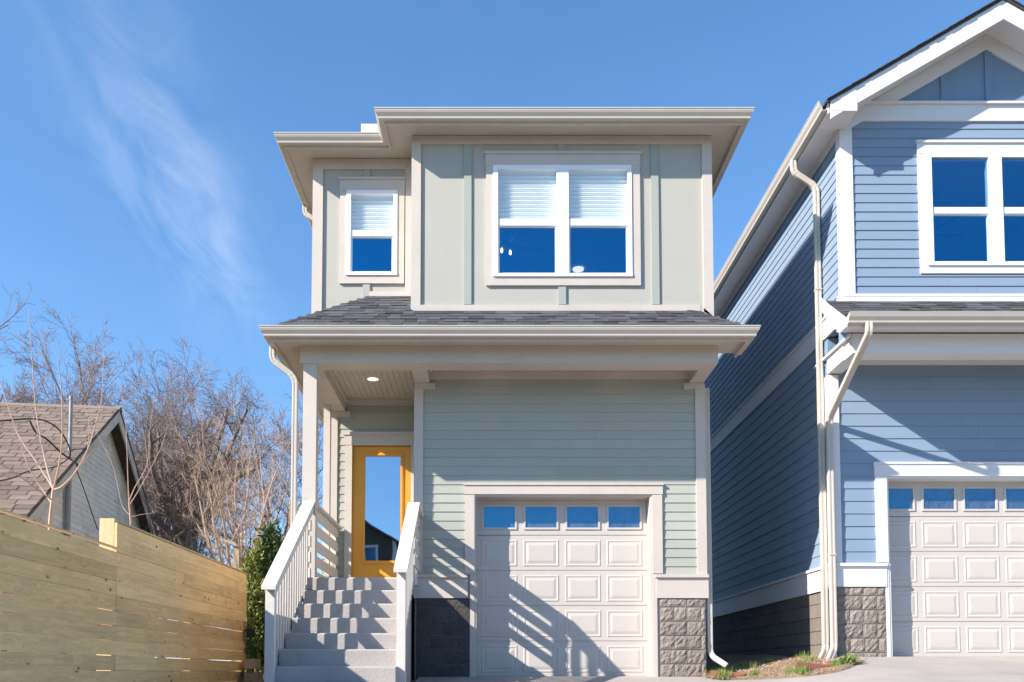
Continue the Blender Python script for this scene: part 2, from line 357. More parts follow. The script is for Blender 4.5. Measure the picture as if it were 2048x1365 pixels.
def eaves(parent, path, top, fo, m_g, m_t, gut=.125, soffit=True):
    """fascia, soffit and a K-style gutter round a roof edge; path runs along the wall, fo is the fascia's distance from it"""
    if soffit: obj('soffit', sweep(path, [(-.02, top-.10), (fo-.018, top-.10), (fo-.018, top-.085), (-.02, top-.085)]), m_t, parent)
    obj('fascia', sweep(path, [(fo-.02, top-.165), (fo, top-.165), (fo, top-.008), (fo-.02, top-.008)]), m_t, parent)
    g = [(fo+.001, top-.128), (fo+.075, top-.128), (fo+.080, top-.118), (fo+.080, top-.100), (fo+.090, top-.085), (fo+.108, top-.058), (fo+.117, top-.035), (fo+.119, top-.014),
         (fo+gut, top-.014), (fo+gut, top), (fo+.108, top), (fo+.106, top-.012), (fo+.098, top-.05), (fo+.07, top-.085), (fo+.068, top-.120), (fo+.008, top-.120), (fo+.008, top-.010), (fo+.001, top-.010)]
    return obj('gutter', sweep(path, g), m_g, parent)

def downspout(parent, pts, m, w=.075, t=.058, name='downspout', rings=()):
    """rectangular pipe with rounded, crimped bends; pts are the corner points"""
    P_ = [Vector(p) for p in pts]; c = [P_[0]]
    for i in range(1, len(P_)-1):
        a = (P_[i-1]-P_[i]); b = (P_[i+1]-P_[i]); r = min(.10, a.length*.45, b.length*.45)
        p0 = P_[i] + a.normalized()*r; p1 = P_[i] + b.normalized()*r
        for k in range(7):
            s_ = k/6; c.append(p0*(1-s_)**2 + P_[i]*2*s_*(1-s_) + p1*s_*s_)
    c.append(P_[-1])
    mb = MB(); prev = None; n = 12; b0 = 0
    sec = [(-.5,-.36),(-.5,.36),(-.40,.5),(-.16,.5),(-.12,.43),(.12,.43),(.16,.5),(.40,.5),(.5,.36),(.5,-.36),(.40,-.5),(-.40,-.5)]
    ref = None
    for i, p in enumerate(c):
        d = (c[min(i+1, len(c)-1)] - c[max(i-1, 0)]).normalized()
        out = Vector((0, -1, 0)); e2 = out - d*out.dot(d)
        if e2.length < .3: e2 = Vector((0, 0, 1)) * (1 if d.y < 0 else -1); e2 = e2 - d*e2.dot(d)
        if ref is not None and e2.dot(ref) < 0: e2 = -e2
        e2.normalize(); ref = e2; e1 = e2.cross(d)
        crimp = 1 + (.05 if (0 < i < len(c)-1 and i % 2) else 0)
        mb.v += [tuple(p + e1*(a*w*crimp) + e2*(b*t*crimp)) for a, b in sec]
    for i in range(len(c)-1):
        for k in range(n): mb.f.append((i*n+k, i*n+(k+1) % n, (i+1)*n+(k+1) % n, (i+1)*n+k))
    mb.f += [tuple(range(n)), tuple((len(c)-1)*n+k for k in range(n))]
    o = obj(name, mb, m, parent)
    for (q) in rings:
        q = Vector(q); obj('pipe_strap', MB().box(q.x-w*.56, q.x+w*.56, q.y-t*.60, q.y+t*.60, q.z-.012, q.z+.012), m, o)
    return o

def rect_frame(x0, x1, z0, z1, w, y0, y1):
    return MB().box(x0, x1, y0, y1, z1-w, z1).box(x0, x1, y0, y1, z0, z0+w).box(x0, x0+w, y0, y1, z0+w, z1-w).box(x1-w, x1, y0, y1, z0+w, z1-w)

def panel_mesh(w, h, mat_):
    prof = [(0, 0), (.010, .006), (.022, .006), (.034, .001), (.042, .001), (.080, .008)]
    mb = MB(); k = 0
    for ins, o in prof:
        mb.v += [(-w/2+ins, -o, -h/2+ins), (w/2-ins, -o, -h/2+ins), (w/2-ins, -o, h/2-ins), (-w/2+ins, -o, h/2-ins)]
    for i in range(len(prof)-1):
        for j in range(4): mb.f.append((i*4+j, i*4+(j+1) % 4, (i+1)*4+(j+1) % 4, (i+1)*4+j))
    b = (len(prof)-1)*4; mb.f.append((b, b+1, b+2, b+3))
    return mb.mesh('panel', mat_)

def garage_door(parent, x0, x1, z0, z1, yf, cols, m):
    root = box('garage_door', x0, x1, yf+.012, yf+.05, z0, z1-(z1-z0)/5-.02, m, parent)
    rows = 5; sh = (z1 - z0) / rows; pw = (x1 - x0 - .05) / cols
    pm = panel_mesh(pw - .085, sh - .125, m)
    for r in range(rows):
        zb = z0 + r*sh
        if r < rows-1:
            mb = MB().box(x0, x1, yf, yf+.011, zb+.004, zb+sh-.022).box(x0, x1, yf+.004, yf+.011, zb+sh-.021, zb+sh-.004)
            obj('door_section', mb, m, root)
            for c in range(cols): inst('raised_panel', pm, root, (x0+.025+pw*(c+.5), yf-.0005, zb+sh*.5-.006))
        else:
            mb = MB(); za, zc = zb+.085, zb+sh-.075
            mb.box(x0, x1, yf, yf+.011, zb+.004, za); mb.box(x0, x1, yf, yf+.011, zc, zb+sh)
            xs = [x0]
            for c in range(cols):
                a = x0+.025+pw*c+.052; b = x0+.025+pw*(c+1)-.052
                mb.box(xs[-1], a, yf, yf+.011, za, zc); xs.append(b)
                fr = obj('lite_frame', rect_frame(a-.004, b+.004, za-.004, zc+.004, .028, yf-.014, yf+.008), m, root)
                obj('pane', MB().box(a+.02, b-.02, yf+.002, yf+.004, za+.02, zc-.02), M['glass_garage'], root)
            mb.box(xs[-1], x1, yf, yf+.011, za, zc)
            obj('door_section', mb, m, root)
    return root

def blind(parent, x0, x1, z0, z1, y, m):
    mb = MB(); n = int((z1-z0)/.029); st = (z1-z0)/n
    for i in range(n+1):
        yy = y + (.019 if i % 2 else -.019); mb.v += [(x0, yy, z1-i*st), (x1, yy, z1-i*st)]
    for i in range(n): mb.f.append((2*i, 2*i+1, 2*i+3, 2*i+2))
    return obj('pleated_shade', mb, m, parent)

def window(parent, frame, sashes, meet, yw, m_trim, cas, head, cap=True, shades=True, sill=None):
    """frame: (x0,x1,z0,z1) of the white vinyl unit; sashes: [(x0,x1)] glass columns; meet: (z_low_top, z_up_bottom); cas: outer casing rect"""
    x0, x1, z0, z1 = frame; cx0, cx1, cz0, cz1 = cas
    w = obj('window', MB().box(cx0, x0+.004, yw-.032, yw, cz0, z1+.002).box(x1-.004, cx1, yw-.032, yw, cz0, z1+.002).box(x0+.003, x1-.003, yw-.0315, yw, cz0+.001, z0+.004), m_trim, parent)
    obj('head_casing', MB().box(cx0-.006, cx1+.006, yw-.036, yw, z1+.002, cz1-.035).box(cx0-.02, cx1+.02, yw-.058, yw, cz1-.034, cz1), m_trim, w)
    fr = MB(); d0, d1 = yw-.045, yw+.06; e = .0
    fr.box(x0, x1, d0, d1, z1-(z1-meet[3]), z1); fr.box(x0, x1, d0-.006, d1, z0, meet[2])
    xs = [x0] + [q for s_ in sashes for q in s_] + [x1]
    for i in range(0, len(xs), 2): fr.box(xs[i], xs[i+1], d0, d1, meet[2], meet[3])
    obj('window_frame', fr, M['vinyl'], w)
    for (a, b) in sashes:
        # upper sash sits forward, lower sash a step back
        obj('meeting_rail', MB().box(a, b, yw-.030, yw+.012, meet[0]+.018, meet[1]).box(a, b, yw-.012, yw+.03, meet[0], meet[0]+.0175), M['vinyl'], w)
        lo = MB().box(a, a+.022, yw-.012, yw+.03, meet[2], meet[0]).box(b-.022, b, yw-.012, yw+.03, meet[2], meet[0]).box(a+.022, b-.022, yw-.012, yw+.03, meet[2], meet[2]+.022)
        obj('lower_sash', lo, M['vinyl'], w)
        obj('pane', MB().box(a+.02, b-.02, yw+.006, yw+.009, meet[2]+.02, meet[0]+.005), M['glass'], w)
        obj('pane', MB().box(a, b, yw-.012, yw-.009, meet[1]-.005, meet[3]+.005), M['glass_up'] if shades else M['glass'], w)
        if shades: blind(w, a-.01, b+.01, meet[1]-.03, meet[3], yw+.055, M['shade'])
    return w

def shingle_slope(parent, fn, rows, m, name='shingle', seed=3, mn=.13, mx=.30, gap=.003):
    """fn(row) -> (p_left, p_right, up_vec, normal); lays separate tabs along each course"""
    rng = random.Random(seed)
    base = MB().add([(0,0,0),(1,0,0),(1,1,0),(0,1,0),(0,0,1),(1,0,1),(1,1,.35),(0,1,.35)], [(0,3,2,1),(4,5,6,7),(0,1,5,4),(1,2,6,5),(2,3,7,6),(3,0,4,7)]).mesh(name, m)
    for r in range(rows):
        res = fn(r)
        if res is None: continue
        p, q, up, nn = res; p = Vector(p); q = Vector(q); ln = (q-p).length; ax = (q-p).normalized(); u = 0
        while u < ln - .01:
            w = min(rng.uniform(mn, mx), ln-u)
            if ln-u-w < .05: w = ln-u
            o = bpy.data.objects.new(name, base); link(o, parent)
            th = rng.choice((.008, .008, .014)); o_up = up * (1 + rng.uniform(0, .03))
            lo = p + ax*u + nn*(.001 + r % 2 * .0006)
            Mx = Matrix.Identity(4); Mx.col[0].xyz = ax*(w-gap); Mx.col[1].xyz = o_up; Mx.col[2].xyz = nn*th; Mx.col[3].xyz = lo
            o.matrix_local = Mx; u += w

def rock_block(w, h, m, rng, rough=.015, name='block'):
    nx, nz = max(3, int(w/.034)), max(3, int(h/.034)); mb = MB()
    for j in range(nz+1):
        for i in range(nx+1):
            e = 0 if i in (0, nx) or j in (0, nz) else 1
            mb.v.append((-w/2 + w*i/nx, -(rng.uniform(.2, 1.3)*rough*e), -h/2 + h*j/nz))
    for j in range(nz):
        for i in range(nx):
            a = j*(nx+1)+i; mb.f.append((a, a+1, a+nx+2, a+nx+1))
    k = len(mb.v); mb.v += [(-w/2, .09, -h/2), (w/2, .09, -h/2), (w/2, .09, h/2), (-w/2, .09, h/2)]
    bl, br, tr, tl = 0, nx, (nz+1)*(nx+1)-1, nz*(nx+1)
    mb.f += [tuple(range(bl, br+1))[::-1] + (k, k+1), (k+2, k+3) + tuple(range(tl, tr+1)),
             (k, k+3) + tuple(j*(nx+1) for j in range(nz, -1, -1)), (k+2, k+1) + tuple(j*(nx+1)+nx for j in range(nz+1))]
    return mb.mesh(name, m)

def block_pier(parent, x0, x1, y, z0, z1, m, seed=1, h=.2, lens=(.38, .2), rough=.015):
    rng = random.Random(seed)
    back = box('foundation', x0+.006, x1-.006, y+.012, y+.2, z0, z1, M['mortar'], parent)
    z = z1; r = 0; meshes = {}
    first = True
    while z > z0 + .02:
        hh = min(.125 if first else h, z - z0); first = False; x = x0; i = 0
        while x < x1 - .02:
            ln = lens[(r+i) % 2] if i == 0 else lens[0]
            w = min(ln, x1-x)
            if x1 - x - w < .06: w = x1-x
            o = inst('block', rock_block(w-.008, hh-.009, m, rng, rough), back, (x+w/2, y, z-hh/2)); x += w; i += 1
        z -= hh; r += 1
    return back

# ------------------------------------------------------------------ the ground, driveway and street
def smooth(t): t = min(1, max(0, t)); return t*t*(3-2*t)
def terr(x, y):
    bump = .28 * smooth((x - 3.0) / 2.1)
    if y < 0:
        k = min(-y, 12.0); b = 1.49 - .1217*k + bump*(1 - k/12.0)
    else:
        b = 1.49 + bump + .024*min(y, 9.0)
    return max(b, 0.0)
def ground_hit(px, py):
    d = 3.0
    while d < 40:
        if Z(py, d) <= terr(X(px, py, d), Yd(d)) + .004: return P(px, py, d)
        d += .01
    return P(px, py, d)
def sheet(xs, ys, fz):
    mb = MB(); n = len(xs)
    for y in ys:
        for x in xs: mb.v.append((x, y, fz(x, y)))
    for j in range(len(ys)-1):
        for i in range(n-1):
            a = j*n+i; mb.f.append((a, a+1, a+n+1, a+n))
    return mb
def frange(a, b, st):
    r = []; 
    while a < b - 1e-6: r.append(round(a, 4)); a += st
    return r + [b]
gx = [-1500, -400, -120, -40, -20] + frange(-10, 12, .5) + [20, 40, 120, 400, 1500]
gy = [-1500, -400, -120, -40, -20] + frange(-14, 10, .5) + [20, 40, 120, 400, 1500]
struct(obj('ground', sheet(gx, gy, lambda x, y: terr(x, y) - .05), M['ground'], None, True))
struct(obj('road', sheet(frange(-40, 40, 2), frange(-20, -12.6, .74), lambda x, y: -.038), M['asphalt']))
drive = struct(obj('driveway', sheet(frange(-1.0, 9.6, .1), frange(-12.5, .4, .1), terr), M['concrete'], None, True))
struct(obj('bounce_pad', sheet(frange(-3.42, -1.0, .11), frange(-12.5, -3.2, .1), lambda x, y: terr(x, y) - .003), M['concrete'], None, True))  # unseen slab added beside the driveway to bounce light onto the fence
# a sunk control joint between the two slabs
obj('control_joint', MB().box(-1.0, 9.6, -3.006, -2.994, .1, terr(0, -3)+.002), M['rubber'], drive)

# ------------------------------------------------------------------ the grey house
XL, XR, XM = -2.533, 3.04, -1.06           # left side, right side, return wall
D_G, D_DOOR, D_BEAM, D_UR, D_UL = 12.3, 13.65, 11.45, 11.74, 12.28
house = thing('grey_house', 'two-storey sage grey house with yellow front door and single garage', 'house', (0, 4, 1.5))
g, tr = M['sage'], M['greige']
# --- lower garage wall
yG = Yd(D_G)
gx0, gx1 = X(949, 1000, D_G), X(1303, 1000, D_G)        # garage opening
gz1 = Z(990, D_G); zfl = Z(1352, D_G+.2) - .01
zwt0, zwt1 = Z(1197, D_G), Z(1150, D_G)
zfr = EYE + 4.18; zceil = EYE + 4.31; zbeam0 = EYE + 4.115; zsof = EYE + 4.352
wG = wall_sheet(house, 'garage_wall', M['sage_panel'], 'x', yG+.002, -1, XM, XR, zfl-.3, zceil+.3, [(gx0, gx1, zfl-.5, gz1)])
xs0, xs1 = X(846, 1000, D_G), X(1392, 1000, D_G)
lap_boards(wG, g, 'x', yG, -1, xs0, xs1, zwt1, zfr+.02, .1298, [(gx0-.05, gx1+.05, zfl, gz1+.03)], seed=5)
cb = .035
box('corner_board', XM-.02, xs0+.001, yG-cb, yG+.10, zwt1+.002, zbeam0-.02, tr, house)
box('corner_board', xs1-.001, XR+.02, yG-cb, yG+.10, zwt1+.002, zbeam0-.02, tr, house)
obj('frieze_board', MB().box(XM+.15, XR-.15, yG-.03, yG, zfr, zceil-.03).box(XM+.15, XR-.15, yG-.05, yG-.0305, zceil-.06, zceil-.002), tr, house)
# garage casing and jambs
ho0, ho1 = X(930, 980, D_G), X(1323, 980, D_G); hz = Z(968, D_G)
yD = yG + .235
ca = obj('garage_casing', MB().box(ho0-.01, ho1+.01, yG-.045, yG, gz1, hz-.03).box(ho0-.02, ho1+.02, yG-.06, yG, hz-.029, hz)
    .box(ho0, gx0, yG-.038, yG, zwt1+.015, gz1-.001).box(gx1, ho1, yG-.038, yG, zwt1+.015, gz1-.001), tr, house)
obj('garage_jamb', MB().box(gx0-.06, gx0+.001, yG-.030, yD+.05, zfl-.05, zwt1+.012).box(gx0, gx0+.028, yG-.02, yD+.05, zfl-.05, gz1-.001)
    .box(gx1-.001, gx1+.06, yG-.030, yD+.05, zfl-.05, zwt1+.012).box(gx1-.028, gx1, yG-.02, yD+.05, zfl-.05, gz1-.001)
    .box(gx0+.0285, gx1-.0285, yG-.018, yD+.05, gz1-.03, gz1-.0015), tr, house)
dz1 = Z(1001, D_G+.235)
garage_door(house, gx0+.03, gx1-.03, zfl, gz1-.032, yD, 4, M['garage'])
obj('door_seal', MB().box(gx0+.03, gx1-.03, yD+.004, yD+.04, zfl-.03, zfl+.002), M['rubber'], house)
obj('garage_interior', MB().box(gx0, gx1, yD+.6, yD+.7, zfl, gz1+.2).box(gx0-.1, gx1+.1, yD+.06, yD+.6, gz1+.1, gz1+.2).box(gx0-.1, gx0, yD+.06, yD+.6, zfl, gz1+.1).box(gx1, gx1+.1, yD+.06, yD+.6, zfl, gz1+.1), M['dark_room'], house)
# water table band and split-face block foundation
for (a, b) in ((XM-.035, ho0+.012*0+.04), (X(1318, 1180, D_G)-.06, XR+.035)):
    obj('water_table', MB().box(a+.02, b-.0, yG-.04, yG+.1, zwt0, zwt1-.045).box(a, b+.0, yG-.07, yG+.1, zwt1-.044, zwt1), tr, house)
block_pier(house, X(1319, 1250, D_G), XR-.005, yG-.02, 1.3, zwt0, M['block'], 4)
block_pier(house, XM+.02, gx0-.07, yG-.02, 1.3, zwt0, M['dark_block'], 8, .2, (.39, .2), .004)
# side and rear walls, upper and lower
wall_sheet(house, 'side_wall', M['sage_panel'], 'y', XR-.002, 1, Yd(D_UR)+.02, 9, EYE+4.3, EYE+7.42)
wall_sheet(house, 'side_wall', M['sage_panel'], 'y', XR-.004, 1, yG+.105, 9, 1.3, EYE+4.3)
wall_sheet(house, 'side_wall', M['sage_panel'], 'y', XL+.002, -1, Yd(D_UL)+.02, 9, EYE+4.3, EYE+7.42)
wall_sheet(house, 'side_wall', M['sage_panel'], 'y', XL+.004, -1, Yd(D_DOOR)+.105, 9, 1.3, EYE+4.3)
wall_sheet(house, 'rear_wall', M['sage_panel'], 'x', 9.0, 1, XL, XR, 1.3, EYE+7.42)
# --- front door wall
yP = Yd(D_DOOR)
dx0, dx1 = X(704, 1000, D_DOOR), X(822, 1000, D_DOOR); dzt = Z(892, D_DOOR); zland = Z(1154.9, 11.35)
wP = wall_sheet(house, 'porch_wall', M['sage_panel'], 'x', yP+.002, -1, XL+.006, XM+.02, zland-.2, zceil+.2, [(dx0, dx1, zland, dzt)])
lap_boards(wP, g, 'x', yP, -1, X(674, 950, D_DOOR), XM, zland+.02, zceil-.08, .1298, [(dx0-.05, dx1+.1, zland, dzt+.03)], seed=9)
box('corner_board', XL-.02, X(675, 950, D_DOOR), yP-.035, yP+.10, zland-.3, zceil-.15, tr, house)
obj('frieze_board', MB().box(XL+.22, XM+.0, yP-.03, yP, EYE+4.22, zceil-.002), tr, house)
cx0 = X(691, 900, D_DOOR)
obj('door_casing', MB().box(cx0, dx0+.002, yP-.04, yP, zland, dzt+.002).box(dx1-.002, XM-.001, yP-.04, yP, zland, dzt+.002).box(cx0-.012, XM-.002, yP-.045, yP, dzt+.003, Z(872, D_DOOR)).box(cx0-.025, XM-.003, yP-.06, yP, Z(872, D_DOOR)+.001, Z(866, D_DOOR))
    .box(dx0-.03, dx0, yP+.001, yP+.12, zland, dzt).box(dx1, dx1+.03, yP+.001, yP+.12, zland, dzt).box(dx0, dx1, yP+.001, yP+.12, dzt, dzt+.03), tr, house)
lx0, lx1 = X(729, 1000, D_DOOR), X(801, 1000, D_DOOR); lz0, lz1 = Z(1122, D_DOOR), Z(912, D_DOOR)
yd = yP + .03
dr = obj('front_door', MB().box(dx0, lx0, yd, yd+.045, zland+.01, dzt).box(lx1, dx1, yd, yd+.045, zland+.01, dzt).box(lx0, lx1, yd, yd+.045, zland+.01, lz0).box(lx0, lx1, yd, yd+.045, lz1, dzt), M['door'], house)
mo = MB()
for (e0, e1, o) in ((.048, .030, .014), (.030, .012, .022), (.012, -.004, .010)):
    mo.box(lx0-e0, lx1+e0, yd-o, yd-.0005, lz1+e1, lz1+e0).box(lx0-e0, lx1+e0, yd-o, yd-.0005, lz0-e0, lz0-e1).box(lx0-e0, lx0-e1, yd-o, yd-.0005, lz0-e1, lz1+e1).box(lx1+e1, lx1+e0, yd-o, yd-.0005, lz0-e1, lz1+e1)
obj('glazing_bead', mo, M['door'], dr)
obj('pane', MB().box(lx0+.001, lx1-.001, yd+.004, yd+.012, lz0+.001, lz1-.001), M['glass_door'], dr)
hx = dx1 - .065
obj('door_handle', MB().tube([(hx, yd-.0, zland+.95), (hx, yd-.045, zland+.95)], .012, 8).tube([(hx, yd-.045, zland+.95), (hx-.1, yd-.045, zland+.95)], .009, 8).box(hx-.022, hx+.022, yd-.012, yd+.0, zland+.9, zland+1.1), M['steel'], dr)
obj('threshold', MB().box(dx0, dx1, yP-.05, yP+.12, zland-.01, zland+.018), M['steel'], house)
obj('hall_interior', MB().box(XL+.1, XM-.02, yP+1.4, yP+1.5, zland, zceil).box(XL+.1, XM-.02, yP+.13, yP+1.4, dzt+.2, dzt+.3).box(XL+.1, XM-.02, yP+.13, yP+1.4, zland-.1, zland-.002), M['dark_room'], house)
# return wall between door and garage
wR = wall_sheet(house, 'return_wall', M['sage_panel'], 'y', XM+.002, -1, yG+.105, yP, zland-.4, zceil+.2)
lap_boards(wR, g, 'y', XM, -1, yG+.1, yP-.04, zland+.02, zceil-.1, .1298, seed=12)
# --- beams, posts, porch ceiling
yB = Yd(D_BEAM)
bm_ = obj('porch_beam', MB().box(XL, XR, yB, yB+.29, zbeam0, zsof), tr, house)
obj('cross_beam', MB().box(XL+.002, XL+.25, yB+.291, yP-.001, zbeam0+.002, zsof-.01), tr, house)
obj('cross_beam', MB().box(XM-.004, XM+.20, yB+.291, yG-.001, zbeam0+.002, zsof-.01), tr, house)
obj('cross_beam', MB().box(XR-.20, XR-.001, yB+.291, yG-.001, zbeam0+.002, zsof-.01), tr, house)
for (a, b, yy) in ((XM-.01, XM+.28, yG), (XR-.28, XR+.01, yG), (XL-.01, XL+.33, yP)):
    obj('beam_corbel', MB().box(a, b, yy-.05, yy+.02, zbeam0-.085, zbeam0), tr, house)
# moulding under the ceiling on the beams
obj('ceiling_moulding', MB().box(XL+.251, XM-.006, yB+.292, yB+.33, zceil-.05, zceil-.003).box(XL+.251, XL+.29, yB+.331, yP-.001, zceil-.05, zceil-.003).box(XL+.291, XM-.006, yP-.07, yP-.031, zceil-.05, zceil-.003)
    .box(XM+.201, XR-.201, yB+.292, yB+.33, zceil-.05, zceil-.003).box(XR-.24, XR-.201, yB+.331, yG-.055, zceil-.05, zceil-.003).box(XM+.201, XM+.24, yB+.331, yG-.055, zceil-.05, zceil-.003), tr, house)
cl = box('porch_ceiling', XL, XR, yB+.1, yP+.1, zceil+.012, zceil+.03, tr, house)
x = XL+.2
while x < XM+.02:
    obj('ceiling_board', MB().box(x, x+.080, yB+.2, yP, zceil, zceil+.0115), tr, cl); x += .085
x = XM+.1
while x < XR-.1:
    obj('ceiling_board', MB().box(x, x+.080, yB+.2, yG, zceil, zceil+.0115), tr, cl); x += .085
def downlight(x, y):
    r = obj('recessed_light', MB().tube([(x, y, zceil-.012), (x, y, zceil+.004)], [.10, .105], 24, False).tube([(x, y, zceil-.0125), (x, y, zceil-.0118)], [.078, .10], 24, False), M['white'], house)
    obj('light_lens', MB().tube([(x, y, zceil-.009), (x, y, zceil-.004)], .08, 24), M['lamp'], r)
downlight(-1.72, Yd(12.64)); downlight(.05, Yd(12.02)); downlight(1.76, Yd(12.02))
px0, px1 = X(604.5, 850, D_BEAM), X(631.5, 850, D_BEAM)
yPost = yB + .03
box('porch_post', px0, px1, yPost, yPost+.165, zland-.25, zbeam0-.0005, tr, house)
box('porch_post', XL-.03, XL+.07, yP-.36, yP-.25, zland-.25, zbeam0-.0005, tr, house)
# --- pent roof over porch and garage
ztop = EYE + 4.454
pathL = [(XL, yP+3.0), (XL, yB), (XR, yB), (XR, Yd(D_UR)-.003)]
gut = eaves(house, pathL, ztop, .315, M['tan'], tr)
SL = .80; eo = .36
def roofz(o): return ztop - .012 + SL*(eo - o)          # height of the roof plane o metres outside the beam line
yE = yB - eo; xE0, xE1 = XL - eo, XR + eo
deck = MB()
yUL, yUR = Yd(D_UL), Yd(D_UR)
def rp(x, y): return (x, y, ztop - .012 + SL*(y - yE))
def lp(x, y): return (x, y, ztop - .012 + SL*(x - xE0))
sUL = yUL - yE
A = rp(xE0, yE); B = rp(xE1, yE); s1 = yUR - yE
deck.add([A, B, rp(xE1-s1, yUR+.02), rp(XM, yUR+.02), rp(XM, yUL+.02), rp(xE0+sUL, yUL+.02)], [(0,1,2,3,4,5)])
deck.add([A, rp(xE0+sUL, yUL+.02), lp(XL+.01, yUL+.02), lp(XL+.01, yP+3), lp(xE0, yP+3)], [(0,1,2,3,4)])
deck.add([B, (xE1, yUR, ztop-.012), rp(xE1-s1, yUR+.02)], [(0,1,2)])
rf = obj('porch_roof', deck, M['shingle'], house)
nn = Vector((0, -SL, 1)).normalized(); up = Vector((0, 1, SL)).normalized()
def course(r):
    ex = .125; y = yE + r*ex/sqrt(1+SL*SL)
    y2 = y + ex/sqrt(1+SL*SL)
    a = xE0 + (y - yE) + .03
    b = xE1 - (y - yE) - .03 if y < yUR else XM
    if y2 > yUR + .01 and b > XM: b = XM
    if y2 > yUL + .03 or b - a < .1: return None
    return rp(a, y), rp(b, y), up*ex*1.06, nn
shingle_slope(rf, course, 14, M['shingle'], seed=21, mn=.12, mx=.26)
# hip caps
hp0, hp1 = Vector(rp(xE0, yE)), Vector(rp(xE0+sUL, yUL)); hd = (hp1-hp0)
nseg = int(hd.length/.13)
for i in range(nseg):
    p = hp0 + hd*(i/nseg) + Vector((0,0,.012)); q = hp0 + hd*((i+1.15)/nseg) + Vector((0,0,.006))
    a1 = Vector((.10, 0, 0)); a2 = Vector((0, .10, 0))
    obj('hip_cap', MB().add([p, p+a1+Vector((0,0,.002)), q+a1+Vector((0,0,.002)), q, p+a2+Vector((0,0,.002)), q+a2+Vector((0,0,.002))], [(0,1,2,3),(0,3,5,4)]), M['shingle'], rf)
hq0, hq1 = Vector(rp(xE1, yE)), Vector(rp(xE1-s1, yUR)); hd2 = hq1-hq0
for i in range(int(hd2.length/.13)):
    n_ = int(hd2.length/.13); p = hq0 + hd2*(i/n_) + Vector((0,0,.012)); q = hq0 + hd2*((i+1.15)/n_) + Vector((0,0,.006)); a1 = Vector((-.10, 0, .002)); a2 = Vector((0, .10, .002))
    obj('hip_cap', MB().add([p, p+a1, q+a1, q, p+a2, q+a2], [(0,3,2,1),(0,4,5,3)]), M['shingle'], rf)
# flashing where roof meets the upper walls
zf = rp(0, yUR)[2]; zf2 = rp(0, yUL)[2]
obj('roof_flashing', MB().box(XM-.03, XR-.16, yUR-.035, yUR-.002, zf-.03, zf+.055).prism([(XR-.16, yUR-.03, zf-.03), (XR-.16, yUR-.03, zf+.055), (XR+.0, yUR-.03, zf-.09)], (0, .028, 0))
    .box(xE0+sUL-.02, XM-.03, yUL-.035, yUL-.002, zf2-.02, zf2+.05)
    .add([(XM-.034, yUR-.035, zf-.03), (XM-.034, yUR-.035, zf+.055), (XM-.034, yUL-.036, zf2+.05), (XM-.034, yUL-.036, zf2-.02)], [(0,1,2,3)])
    .add([(XM-.12, yUR-.10, zf-.05), (XM-.034, yUR-.036, zf+.06), (XM-.034, yUR-.036, zf-.03)], [(0,1,2)]), M['greige'], house)
# --- upper storey
zu = EYE + 7.405; uz0 = zf - .25
wx0, wx1, wz0, wz1 = X(986, 440, D_UR), X(1263, 440, D_UR), Z(556, D_UR), Z(334, D_UR)
pn = M['sage_panel']
wU = wall_sheet(house, 'upper_wall', pn, 'x', yUR, -1, XM, XR, uz0, zu+.05, [(wx0+.02, wx1-.02, wz0+.02, wz1-.02)])
vx0, vx1, vz0, vz1 = X(693, 470, D_UL), X(795, 470, D_UL), Z(553, D_UL), Z(384, D_UL)
wV = wall_sheet(house, 'upper_wall', pn, 'x', yUL, -1, XL, XM+.05, uz0, zu+.05, [(vx0+.02, vx1-.02, vz0+.02, vz1-.02)])
wall_sheet(house, 'return_wall', pn, 'y', XM+.002, -1, yUR+.1, yUL, uz0, zu+.05)
xb0, xb1 = X(842, 400, D_UR), X(1404, 400, D_UR)
zfb = Z(291, D_UR)
obj('corner_board', MB().box(XM-.022, xb0, yUR-.03, yUR-.0005, zf+.02, zu).box(XM-.022, XM-.0005, yUR, yUR+.11, zf+.1, zu), tr, house)
obj('corner_board', MB().box(xb1, XR+.022, yUR-.03, yUR-.0005, zf-.1, zu).box(XR, XR+.022, yUR, yUR+.11, zf-.1, zu), tr, house)
obj('frieze_board', MB().box(xb0+.0005, xb1-.0005, yUR-.032, yUR-.0005, zfb, zu), tr, house)
zbt = Z(610, D_UR)
for (a, b, za, zb) in ((928, 943, zbt, zfb), (1302, 1317, zbt, zfb), (1116, 1131, zbt, Z(575, D_UR)), (1116, 1131, Z(306, D_UR), zfb)):
    obj('batten', MB().box(X(a, 440, D_UR), X(b, 440, D_UR), yUR-.022, yUR-.0005, za, zb-.0005), M['batten'], wU)
xc = X(646, 450, D_UL); zfb2 = Z(341, D_UL)
obj('corner_board', MB().box(XL-.022, xc, yUL-.03, yUL-.0005, zf2-.7, zu).box(XL-.022, XL-.0005, yUL, yUL+.11, zf2-.7, zu), tr, house)
obj('frieze_board', MB().box(xc+.0005, XM-.023, yUL-.032, yUL-.0005, zfb2, zu), tr, house)
obj('corner_board', MB().box(X(811, 450, D_UL), XM-.023, yUL-.03, yUL-.0005, zf2+.05, zfb2-.0005), tr, house)
for (za, zb) in ((zf2-.1, Z(570, D_UL)), (Z(357, D_UL), zfb2)):
    obj('batten', MB().box(X(727, 450, D_UL), X(741, 450, D_UL), yUL-.022, yUL-.0005, za, zb-.0005), M['batten'], wV)
window(house, (wx0, wx1, wz0, wz1), [(X(996, 440, D_UR), X(1113, 440, D_UR)), (X(1137, 440, D_UR), X(1255, 440, D_UR))],
       (Z(456, D_UR), Z(440, D_UR), Z(550, D_UR), Z(342, D_UR)), yUR, tr, (X(972, 440, D_UR), X(1280, 440, D_UR), Z(573, D_UR), Z(307, D_UR)), 0)
